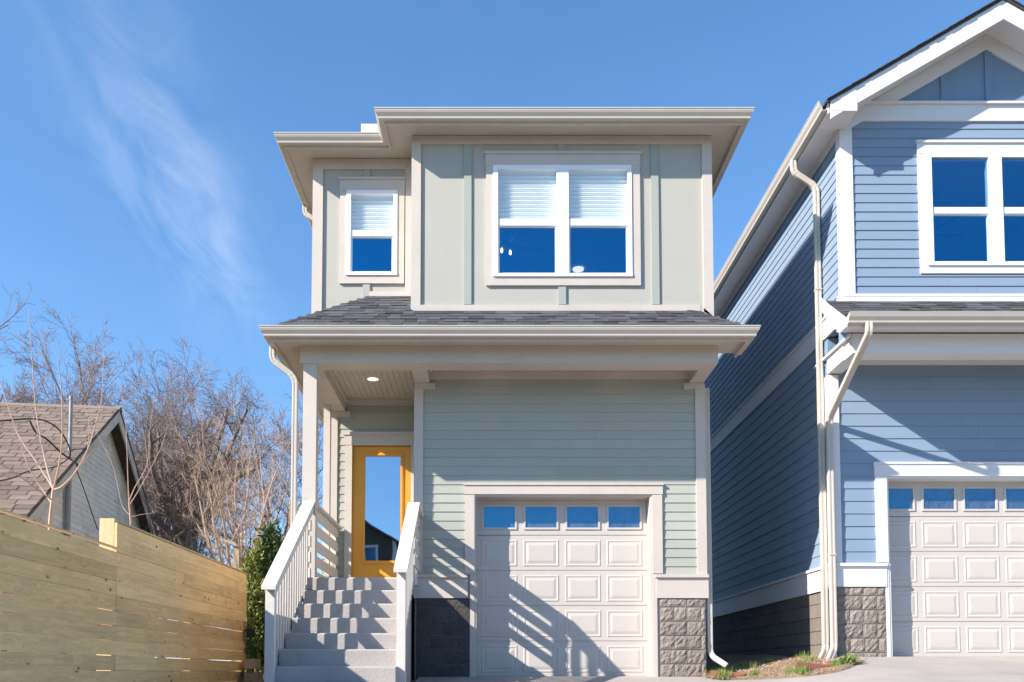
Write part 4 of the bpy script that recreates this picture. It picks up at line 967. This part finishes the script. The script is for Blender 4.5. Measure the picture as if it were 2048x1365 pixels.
while z > .55:
    h = .138; z0 = z - h
    lo = Yd(D_ST) if z > zt1 + .06 else Yd(3.2); hi = Yd(D_END)
    cuts = [lo]
    if lo < Yd(7):
        cuts += sorted(rng.sample([Yd(4.6), Yd(6.4), Yd(8.17), Yd(8.17), Yd(10.0), Yd(10.9)], 2)) if row % 3 else [Yd(5.5), Yd(8.17)]
    elif row % 2: cuts += [Yd(10.4)]
    cuts = sorted(set(cuts)) + [hi]
    ok = max(terr(FX, (lo+hi)/2), 0) - .6
    for a, b in zip(cuts, cuts[1:]):
        if z0 > terr(FX, b) - .35 or True: fence_board(a+.002, b-.002, z0+.0015, z-.0015)
    z = z0 - rng.choice((.0, .0, .001, .004)); row += 1
obj('cap_board', MB().box(FX-.04, FX+.008, Yd(D_ST)+.09, Yd(D_END)+.01, zt2+.004, zt2+.022), M['pine_v'], fence)
obj('cap_board', MB().box(FX-.028, FX+.006, Yd(3.2), Yd(D_ST)-.002, zt1+.006, zt1+.022), M['pine_v'], fence)
box('post', FX-.165, FX-.027, Yd(D_ST), Yd(D_ST)+.09, .6, Z(1037, D_ST), M['pine_v'], fence)
for d_ in (4.4, 6.3, 10.3): box('post', FX-.117, FX-.027, Yd(d_), Yd(d_)+.09, .5, (zt1 if d_ < 8 else zt2)-.05, M['pine_v'], fence)
box('post', FX-.117, FX-.027, Yd(D_END)-.095, Yd(D_END)-.005, 1.0, zt2-.02, M['pine_v'], fence)

# lumber and the potted plant by the fence end
gp = thing('gate_post', 'short raw wooden post with a nailed crosspiece behind the fence end', 'post', (X(472, 1140, 13.2), Yd(13.2), 1.4))
qx = X(472, 1110, 13.2)
box('post', qx-.045, qx+.045, Yd(13.2), Yd(13.2)+.09, 1.3, Z(1092, 13.2), M['old_wood'], gp)
obj('crosspiece', MB().bar(P(440, 1078, 13.15), P(478, 1092, 13.15), .03, .03), M['old_wood'], gp)
for i, (px_, py0_, py1_, w_, lab) in enumerate(((499, 1318, 1338, 22, 'upper of two sawn timber blocks stacked by the fence end'), (502, 1346, 1376, 28, 'lower of two sawn timber blocks stacked by the fence end'))):
    a = X(px_-w_/2, 1330, 12.2); b = X(px_+w_/2, 1330, 12.2)
    o = obj('timber_block', MB().box(a, b, Yd(12.2)+i*.01, Yd(12.2)+.30, Z(py1_, 12.2), Z(py0_, 12.2)), M['old_wood']); tag(o, lab, 'timber')
o = tag(obj('timber_prop', MB().box(X(496, 1340, 12.25)-.02, X(496, 1340, 12.25)+.05, Yd(12.28), Yd(12.4), Z(1347, 12.28), Z(1337, 12.28)), M['old_wood']), 'short wooden spacer between the two timber blocks', 'timber')
tag(obj('fence_batten', MB().bar(P(490, 1158, 12.56), P(488, 1325, 12.56), .05, .02, (0, 1, 0)), M['pine_v']), 'thin upright batten leaning at the end of the pine fence', 'batten')

def leaf_cloud(mb, n, fpos, size, rng, flat=1.0):
    for _ in range(n):
        c, out = fpos(rng); s = size*rng.uniform(.6, 1.4)
        u = Vector((rng.gauss(0,1), rng.gauss(0,1), rng.gauss(0,1)*flat+.6)).normalized(); u = (u*.7 + out*.5).normalized()
        v = u.cross(Vector((rng.gauss(0,1), rng.gauss(0,1), rng.gauss(0,1)))).normalized()
        mb.add([c - v*s*.10, c + u*s*.45 + v*s*.17, c + u*s, c + u*s*.45 - v*s*.2], [(0,1,2,3)])
def thuja(label, x, y, h, r, m, seed, n):
    rng = random.Random(seed); zg = terr(x, y)
    t = thing('arborvitae', label, 'tree', (x, y, zg), 'evergreens beside the steps')
    obj('trunk', MB().tube([(x, y, zg-.1), (x, y, zg+h*.5), (x, y, zg+h*.92)], [.05, .035, .01], 7), M['bark'], t)
    clumps = []
    for i in range(75):
        f = rng.random()**.8; rad = r*(1-f)**.55*(1 if f > .12 else .6+3*f) * rng.uniform(.6, 1.05); a = rng.uniform(0, 2*pi)
        clumps.append((Vector((x+rad*cos(a), y+rad*sin(a), zg+.12+f*h*.93)), Vector((cos(a), sin(a), .8)).normalized(), rng.uniform(.06, .14)))
    def fp(rg):
        c, o, s = rg.choice(clumps); return c + Vector((rg.gauss(0, s*.55), rg.gauss(0, s*.55), rg.gauss(0, s*1.1))), o
    mb = MB(); leaf_cloud(mb, n, fp, .075, rng)
    obj('crown', mb, m, t)
thuja('tall dark green arborvitae against the stair railing', X(542, 1150, 13.1), Yd(13.1), Z(1078, 13.1)-terr(-3.4, Yd(13.1)), .33, M['thuja'], 5, 13000)
thuja('shorter yellow green arborvitae just past the fence end', X(512, 1200, 12.95), Yd(12.95), Z(1118, 12.95)-terr(-3.6, Yd(12.95)), .24, M['thuja_l'], 6, 9000)
pt = thing('hanging_pot', 'small dark plant pot with a light green sprig by the fence', 'pot', P(501, 1290, 12.45))
c_ = P(501, 1270, 12.45); zt_p = Z(1259, 12.45); zb_p = Z(1275, 12.45)
obj('pot', MB().tube([(c_.x, c_.y, zb_p), (c_.x, c_.y, zt_p), (c_.x, c_.y, zt_p+.012)], [.050, .064, .068], 14), M['pot'], pt)
obj('pot_bracket', MB().bar((FX-.02, c_.y, zt_p-.02), (c_.x, c_.y, zt_p-.02), .02, .02), M['pot'], pt)
mb = MB(); leaf_cloud(mb, 120, lambda r: (Vector((c_.x+r.gauss(0,.022), c_.y+r.gauss(0,.022), zt_p+.02+abs(r.gauss(0,.045)))), Vector((0,0,1))), .05, random.Random(3)); obj('leaves', mb, M['thuja_l'], pt)
sh = thing('low_shrub', 'low broad-leaved green shrub below the dark plant pot', 'shrub', (c_.x, c_.y+.1, terr(c_.x, c_.y)))
mb = MB(); leaf_cloud(mb, 500, lambda r: (Vector((X(503, 1300, 12.6)+r.gauss(0,.06), Yd(12.6)+r.gauss(0,.06), Z(1300, 12.6)+r.gauss(0,.10))), Vector((0,-.3,1))), .07, random.Random(4)); obj('leaves', mb, M['weed'], sh)
obj('stem', MB().tube([(X(503,1300,12.6), Yd(12.6), terr(-3.4, .3)-.05), (X(503,1300,12.6), Yd(12.6), Z(1290, 12.6))], .012, 5), M['bark'], sh)

# ------------------------------------------------------------------ bare trees
def branch(mb, p, d, L, r, lev, o, rng, tips):
    n = max(3, int(4 + L*1.2)) if lev < 2 else (5 if lev == 2 else 4)
    pts = [p]; rad = [r]; q = Vector(p); dd = Vector(d).normalized(); st = L/n
    for i in range(n):
        w = o['wig'][lev]; dd = (dd + Vector((rng.gauss(0,w), rng.gauss(0,w), rng.gauss(0,w)*.8)) + Vector((0,0,o['trop'][lev]))*(i/n if o['trop'][lev] < 0 else 1)).normalized()
        q = q + dd*st; pts.append(Vector(q)); rad.append(max(r*(1-(i+1)/n*o['taper'][lev]), o['rmin']))
    mb.tube(pts, rad, 7 if lev == 0 else 5 if lev == 1 else 3, False)
    if lev >= o['levels']: return
    k = o['kids'][lev]; k = k if isinstance(k, int) else rng.randint(*k)
    for j in range(k):
        f = o['start'][lev] + (1-o['start'][lev])*((j+rng.random())/k); i = min(int(f*n), n-1); fr = f*n - i
        pp = pts[i].lerp(pts[i+1], fr); ax = (pts[i+1]-pts[i]).normalized()
        side = ax.orthogonal().normalized(); side.rotate(Matrix.Rotation(rng.uniform(0, 2*pi), 3, ax))
        a = radians(o['ang'][lev]*rng.uniform(.7, 1.3)); nd_ = ax*cos(a) + side*sin(a)
        branch(mb, pp, nd_, L*o['ratio'][lev]*rng.uniform(.6, 1.15)*(1.1-.45*f), max(rad[i]*o['rr'][lev], o['rmin']), lev+1, o, rng, tips)
def bare_tree(label, x, y, h, o, m, seed, lean=(0,0), name='bare_tree', group=None, trunk_r=None, forks=None, zb=None):
    rng = random.Random(seed); zg = terr(x, y) if zb is None else zb
    t = thing(name, label, 'tree', (x, y, zg), group)
    tm = MB(); r = trunk_r or h*.022; base = Vector((x, y, zg-.15)); tl = h*o.get('trunk', .3)
    top = base + Vector((lean[0]*tl, lean[1]*tl, tl))
    mid = base.lerp(top, .5) + Vector((rng.gauss(0,.04*tl), rng.gauss(0,.04*tl), 0))
    tm.tube([base, mid, top], [r*1.25, r, r*.85], 9); obj('trunk', tm, m, t, True)
    cm = MB()
    for i in range(o['limbs']):
        a = 2*pi*i/o['limbs'] + rng.uniform(-.4, .4); sp = o['spread']*rng.uniform(.6, 1.2); d = Vector((cos(a)*sp, sin(a)*sp, 1)).normalized()
        st_ = top if i < 3 else base.lerp(top, rng.uniform(.55, 1.0))
        branch(cm, st_, d, h*o['limb']*rng.uniform(.8, 1.1), r*rng.uniform(.5, .72), 0, o, rng, None)
    obj('crown', cm, m, t, True)
    return t
FAR = dict(levels=3, limbs=6, spread=.55, limb=.48, trunk=.32, wig=[.09,.13,.16,.18], trop=[.05,.05,.04,.03], taper=[.75,.8,.85,.9], kids=[9,9,8], start=[.2,.15,.1], ang=[42,42,40], ratio=[.5,.5,.5], rr=[.55,.5,.5], rmin=.008)
for i, (px_, d_, top_, sd_, lab) in enumerate(((-30, 38, 668, 1, 'bare tree far behind the brown roof, its crown cut by the picture edge'), (70, 36, 668, 2, 'bare purplish tree rising straight above the brown roof ridge'), (165, 40, 690, 3, 'broad bare tree rising behind the roof just before the gable peak'),
        (255, 44, 712, 4, 'bare tree in the distance just past the gable peak'), (330, 48, 735, 5, 'far bare tree filling the gap before the vine-clad tree'), (560, 46, 800, 6, 'far bare tree showing beside the porch post'))):
    x_ = X(px_, 900, d_); y_ = Yd(d_); bare_tree(lab, x_, y_, (1.08 if px_ < 100 else 1.2)*(Z(top_, d_) - terr(x_, y_)), FAR, M['bark_far'], 100+sd_, trunk_r=.012*(Z(top_, d_) - terr(x_, y_)), group='bare trees in the distance')
WEEP = dict(levels=3, limbs=9, spread=.85, limb=.50, trunk=.55, wig=[.12,.13,.12,.10], trop=[.0,-.10,-.22,-.25], taper=[.7,.8,.85,.9], kids=[9,8,6], start=[.15,.1,.05], ang=[48,50,45], ratio=[.48,.55,.75], rr=[.45,.45,.5], rmin=.005)
d_ = 25; x_ = X(405, 1000, d_); y_ = Yd(d_)
wtree = bare_tree('large weeping bare tree with a dark vine-clad trunk behind the fence', x_, y_, Z(765, d_)-terr(x_, y_), WEEP, M['bark'], 210, (-.08, 0), trunk_r=.24)
# dry vine round its trunk
vm_ = MB(); rv = random.Random(8); hh_ = (Z(800, d_)-terr(x_, y_))
for i in range(1500):
    f = rv.random(); rr_ = .34*(1-.5*f)*rv.uniform(.6, 1.5); a = rv.uniform(0, 2*pi)
    c = Vector((x_-.08*f*hh_*.6 + rr_*cos(a), y_+rr_*sin(a), terr(x_, y_)+.2+f*hh_*.82)); d2 = Vector((rv.gauss(0,.5), rv.gauss(0,.5), rv.gauss(-.1,.6)))
    vm_.tube([c, c+d2*.16, c+d2*.30+Vector((0,0,-.08))], [.010, .008, .004], 3, False)
vo_ = obj('vine', vm_, M['vine'], wtree); vo_['kind'] = 'stuff'
d2_ = 28; x2 = X(300, 1000, d2_); y2 = Yd(d2_)
bare_tree('leaning weeping bare tree right behind the weathered gable', x2, y2, Z(800, d2_)-terr(x2, y2), WEEP, M['bark'], 222, (.12, 0), trunk_r=.16)
UP = dict(levels=3, limbs=6, spread=.42, limb=.62, trunk=.22, wig=[.07,.09,.12,.14], trop=[.06,.08,.05,.02], taper=[.8,.85,.85,.9], kids=[6,6,5], start=[.2,.12,.1], ang=[34,40,42], ratio=[.5,.48,.45], rr=[.5,.45,.45], rmin=.0032)
d3 = 17.5; x3 = X(487, 1150, d3); y3 = Yd(d3)
bare_tree('small tan-barked bare tree with upright shoots behind the fence end', x3, y3, Z(745, d3)-terr(x3, y3), UP, M['bark_light'], 305, (-.1, 0), trunk_r=.075)
d4 = 19; x4 = X(545, 1150, d4); y4 = Yd(d4)
bare_tree('small tan-barked bare tree right behind the tall arborvitae', x4, y4, Z(800, d4)-terr(x4, y4), UP, M['bark_light'], 311, (.05, 0), trunk_r=.07)
d5 = 21; x5 = X(380, 1150, d5); y5 = Yd(d5)
bare_tree('slim leaning bare tree between the gable and the vine-clad trunk', x5, y5, Z(830, d5)-terr(x5, y5), UP, M['bark'], 317, (-.15, 0), trunk_r=.06)
# saplings with long shoots, drawn limb by limb
def sapling(label, stems, m, base):
    t = thing('sapling', label, 'tree', base, 'saplings between the fence and the old house')
    first = True
    for pts, r0, r1 in stems:
        sp = smoothpts(pts, 6); n = len(sp)
        obj('trunk' if first else 'shoot', MB().tube(sp, [r0 + (r1-r0)*i/(n-1) for i in range(n)], 6), m, t); first = False
dS = 10.6
def q_(px, py, dd=0): return P(px, py, dS+dd)
sapling('forked sapling with long bare shoots rising over the fence', [
    ([q_(99, 1090), q_(101, 1040), q_(105, 1000), q_(107, 978)], .026, .020),
    ([q_(107, 978), q_(95, 940,.1), q_(85, 895,.2), q_(72, 820,.3), q_(63, 700,.4), q_(57, 620,.5)], .013, .003),
    ([q_(107, 978), q_(118, 930,-.1), q_(124, 880,-.2), q_(124, 800,-.2), q_(117, 730,-.2), q_(108, 690,-.2)], .012, .003),
    ([q_(107, 980), q_(97, 962,.1), q_(70, 920,.2), q_(42, 880,.3), q_(22, 830,.4), q_(0, 765,.5), q_(-20, 700,.6)], .013, .003),
    ([q_(107, 980), q_(125, 972,-.2), q_(150, 945,-.2), q_(175, 900,-.3), q_(192, 845,-.3), q_(204, 790,-.3), q_(208, 700,-.3)], .012, .003),
    ([q_(104, 1008), q_(85, 980,.1), q_(60, 940,.1), q_(40, 885,.1), q_(28, 850,.1), q_(20, 828,.1)], .010, .004),
    ([q_(103, 1000), q_(60, 968,-.2), q_(25, 942,-.3), q_(0, 928,-.4), q_(-30, 905,-.4)], .010, .004),
    ([q_(150, 945,-.2), q_(172, 918,-.1), q_(192, 895,0)], .005, .002),
    ([q_(82, 890,.2), q_(70, 850,.2), q_(62, 810,.2)], .005, .002),
    ([q_(175, 900,-.3), q_(178, 850,-.2), q_(168, 805,-.1)], .004, .002)], M['sapling'], (X(99, 1090, dS), Yd(dS), terr(-5, Yd(dS))))
dS = 12.4
sapling('thin sapling with spindly bare shoots in front of the weathered gable', [
    ([q_(263, 1075), q_(261, 1040), q_(258, 1005)], .014, .011),
    ([q_(258, 1005), q_(256, 960), q_(254, 900), q_(250, 830), q_(238, 770), q_(224, 730)], .008, .002),
    ([q_(258, 1003), q_(270, 975), q_(285, 950), q_(296, 920), q_(300, 860), q_(310, 790)], .008, .002),
    ([q_(259, 1010), q_(275, 985), q_(300, 940), q_(320, 900), q_(337, 850)], .007, .002),
    ([q_(258, 1030), q_(244, 1010), q_(235, 970), q_(225, 930), q_(206, 890), q_(190, 860)], .007, .002),
    ([q_(261, 1035), q_(280, 1030), q_(310, 1026)], .004, .002),
    ([q_(297, 940), q_(292, 900), q_(291, 860)], .004, .002)], M['sapling'], (X(263, 1075, dS), Yd(dS), terr(-5, Yd(dS))))
EDGE = dict(levels=3, limbs=7, spread=.7, limb=.5, trunk=.4, wig=[.1,.13,.16,.18], trop=[.04,.03,.02,.02], taper=[.75,.8,.85,.9], kids=[7,6,5], start=[.2,.15,.1], ang=[45,42,40], ratio=[.5,.5,.5], rr=[.55,.5,.5], rmin=.005)
bare_tree('bare tree whose outer twigs reach past the picture edge above the brown roof', -15.9, 9.0, 12.4, EDGE, M['bark'], 404, trunk_r=.17)

# ------------------------------------------------------------------ patch of soil, straw and weeds between the houses
front = [ground_hit(*p) for p in ((1404, 1352), (1432, 1359), (1480, 1360), (1560, 1357), (1640, 1350), (1690, 1340), (1722, 1326))]
def patch_z(x, y): return terr(x, y) + .02
poly = smoothpts(front, 5)
mb = MB(); cols_ = len(poly); rows_ = 26
for j in range(rows_+1):
    f = (j/rows_)**1.6
    for i, p in enumerate(poly):
        xb = 3.05 + (5.30-3.05)*(i/(cols_-1)); yb = 9.5
        x = p.x + (min(max(p.x, 3.05), 4.9) - p.x)*min(1, f*6); y = p.y + (yb - p.y)*f
        mb.v.append((x, y, terr(x, y) + (.004 if j == 0 else .02 + .015*sin(7*x+3*y)*sin(5*y-2*x) + .012*sin(19*x)*cos(17*y))))
for j in range(rows_):
    for i in range(cols_-1): a = j*cols_+i; mb.f.append((a, a+1, a+cols_+1, a+cols_))
struct(obj('soil_strip', mb, M['soil'], None, True))
def in_patch(rng):
    i = rng.random()*(len(poly)-1); k = int(i); p = poly[k].lerp(poly[min(k+1, len(poly)-1)], i-k)
    f = rng.random(); x = p.x; y = p.y + .03 + f*(1.9 if p.x > 3.2 and p.x < 4.75 else .25); 
    return x, y
def strands(n, L, w, tilt, rng, fpos):
    mb = MB()
    for _ in range(n):
        x, y = fpos(rng); l = L*rng.uniform(.5, 1.4); a = rng.uniform(0, 2*pi); el = radians(rng.uniform(*tilt)); z = terr(x, y) + .02
        d = Vector((cos(a)*cos(el), sin(a)*cos(el), sin(el))); s = d.cross(Vector((0,0,1))).normalized()*w*rng.uniform(.6, 1.3); b = Vector((x, y, z))
        m_ = b + d*l*.55; e = b + d*l + Vector((0, 0, -l*.18*cos(el)))
        mb.add([b-s, b+s, m_+s*.8, m_-s*.8, e], [(0,1,2,3),(3,2,4)])
    return mb
rg = random.Random(12)
tag(obj('straw', strands(6500, .12, .0032, (-2, 24), rg, in_patch), M['straw']), 'dry straw litter strewn over the soil between the houses', 'straw', kind='stuff')
tufts = [(rg.gauss(p.x, .05), p.y + abs(rg.gauss(.05, .03))) for p in [ground_hit(1430, 1354), ground_hit(1440, 1356), ground_hit(1416, 1350), ground_hit(1600, 1350), ground_hit(1610, 1349), ground_hit(1690, 1334), ground_hit(1700, 1332)]] + [in_patch(rg) for _ in range(26)]
def tuft_pos(r): c = r.choice(tufts); return c[0]+r.gauss(0, .045), c[1]+r.gauss(0, .045)
tag(obj('grass', strands(2600, .10, .0028, (40, 88), rg, tuft_pos), M['grass']), 'tufts of green grass growing in the soil between the houses', 'grass', kind='stuff')
for i, (px_, py_, n_, lab) in enumerate(((1418, 1343, 16, 'broad-leaved weed against the grey house block corner'), (1700, 1330, 26, 'large leafy weed at the driveway edge by the blue house'), (1676, 1332, 16, 'small leafy weed between the splash block and the large weed'))):
    p = ground_hit(px_, py_); w_ = thing('weed', lab, 'weed', (p.x, p.y, terr(p.x, p.y)), 'weeds in the soil strip'); mb = MB()
    for k in range(n_):
        a = rg.uniform(0, 2*pi); el = radians(rg.uniform(15, 75)); l = rg.uniform(.07, .17); d = Vector((cos(a)*cos(el), sin(a)*cos(el), sin(el))); s = d.cross(Vector((0,0,1))).normalized(); b = Vector((p.x+rg.gauss(0,.04), p.y+rg.gauss(0,.03), terr(p.x, p.y)+.01))
        mb.add([b, b+d*l*.4+s*.022, b+d*l*.8+s*.016+Vector((0,0,-.01)), b+d*l+Vector((0,0,-.03)), b+d*l*.8-s*.016+Vector((0,0,-.01)), b+d*l*.4-s*.022], [(0,1,2,3,4,5)])
    obj('leaves', mb, M['weed'], w_)
def splash(label, px_, py_, rot, broken, d=None):
    p = ground_hit(px_, py_) if d is None else P(px_, py_, d); z = terr(p.x, p.y) + .03
    o = MB(); L_, W_, H_ = .44, .22, .10
    o.add([(-L_/2,-W_/2,0),(L_/2,-W_/2*.7,0),(L_/2,W_/2*.7,0),(-L_/2,W_/2,0),(-L_/2,-W_/2,H_),(L_/2,-W_/2*.7,H_*.25),(L_/2,W_/2*.7,H_*.25),(-L_/2,W_/2,H_*(.9 if not broken else .6)),
           (-L_/2+.02,-W_/2+.02,.012),(L_/2,-W_/2*.7+.02,.012),(L_/2,W_/2*.7-.02,.012),(-L_/2+.02,W_/2-.02,.012),(-L_/2+.02,-W_/2+.02,H_),(L_/2,-W_/2*.7+.018,H_*.25),(L_/2,W_/2*.7-.018,H_*.25),(-L_/2+.02,W_/2-.02,H_*(.9 if not broken else .6))],
          [(0,3,2,1),(0,1,5,4),(3,7,6,2),(0,4,7,3),(4,5,13,12),(7,15,14,6),(4,12,15,7),(8,9,13,12),(11,15,14,10),(8,12,15,11),(8,11,10,9),(1,2,10,9),(1,9,13,5),(2,6,14,10)])
    b = obj('splash_block', o, M['splash']); b.location = (p.x, p.y+.05, z); b.rotation_euler = (.05, -.08, rot); return tag(b, label, 'splash block')
splash('reddish brown splash block below the grey house downspout', 1460, 1352, -.45, False, 11.98)
splash('cracked reddish brown splash block below the blue house downspouts', 1630, 1341, -.15, True)

# ------------------------------------------------------------------ the other side of the street, seen in the glass and shading the low sky
def street_house(label, x, y, w, dep, h, wall, roofm, seed):
    t = thing('street_house', label, 'house', (x, y, 0), 'houses across the street')
    obj('wall', MB().prism([(x-w/2, y, -.2), (x+w/2, y, -.2), (x+w/2, y, h), (x, y, h+w*.32), (x-w/2, y, h)], (0, -dep, 0)), wall, t)
    rf_ = MB()
    for sg in (-1, 1): rf_.prism([(x, y+.4, h+w*.32+.06), (x+sg*(w/2+.4), y+.4, h-.19), (x+sg*(w/2+.4), y-dep-.4, h-.19), (x, y-dep-.4, h+w*.32+.06)], (0, 0, .12))
    obj('roof', rf_, roofm, t)
    for sg in (-1, 1): box('corner_board', x+sg*w/2-.09, x+sg*w/2+.09, y-.05, y+.03, -.2, h, M['white'], t)
    for k in (-1, 0, 1):
        for z_ in (1.2, 4.6, 6.6):
            if z_ + 1.5 > h: continue
            wv = obj('window', rect_frame(x+k*w*.3-.55, x+k*w*.3+.55, z_, z_+1.5, .13, y+.001, y+.05), M['white'], t)
            obj('pane', MB().box(x+k*w*.3-.43, x+k*w*.3+.43, y+.002, y+.01, z_+.12, z_+1.38), M['glass_garage'], wv)
street_house('dark grey gabled house across the street, facing the steps', -8.2, -30, 6.4, 9, 8.3, M['dark_wood'], M['shingle'], 1)
street_house('brown gabled house across the street, facing the grey garage', 5.5, -32, 9, 9, 4.4, M['block_smooth'], M['brown_shingle'], 2)
street_house('grey gabled house across the street, facing the blue house', 18, -31, 9, 9, 4.6, M['dark_wood'], M['shingle'], 3)
street_house('brown gabled house across the street, far down from the steps', -21, -32, 9, 9, 4.6, M['block_smooth'], M['brown_shingle'], 4)
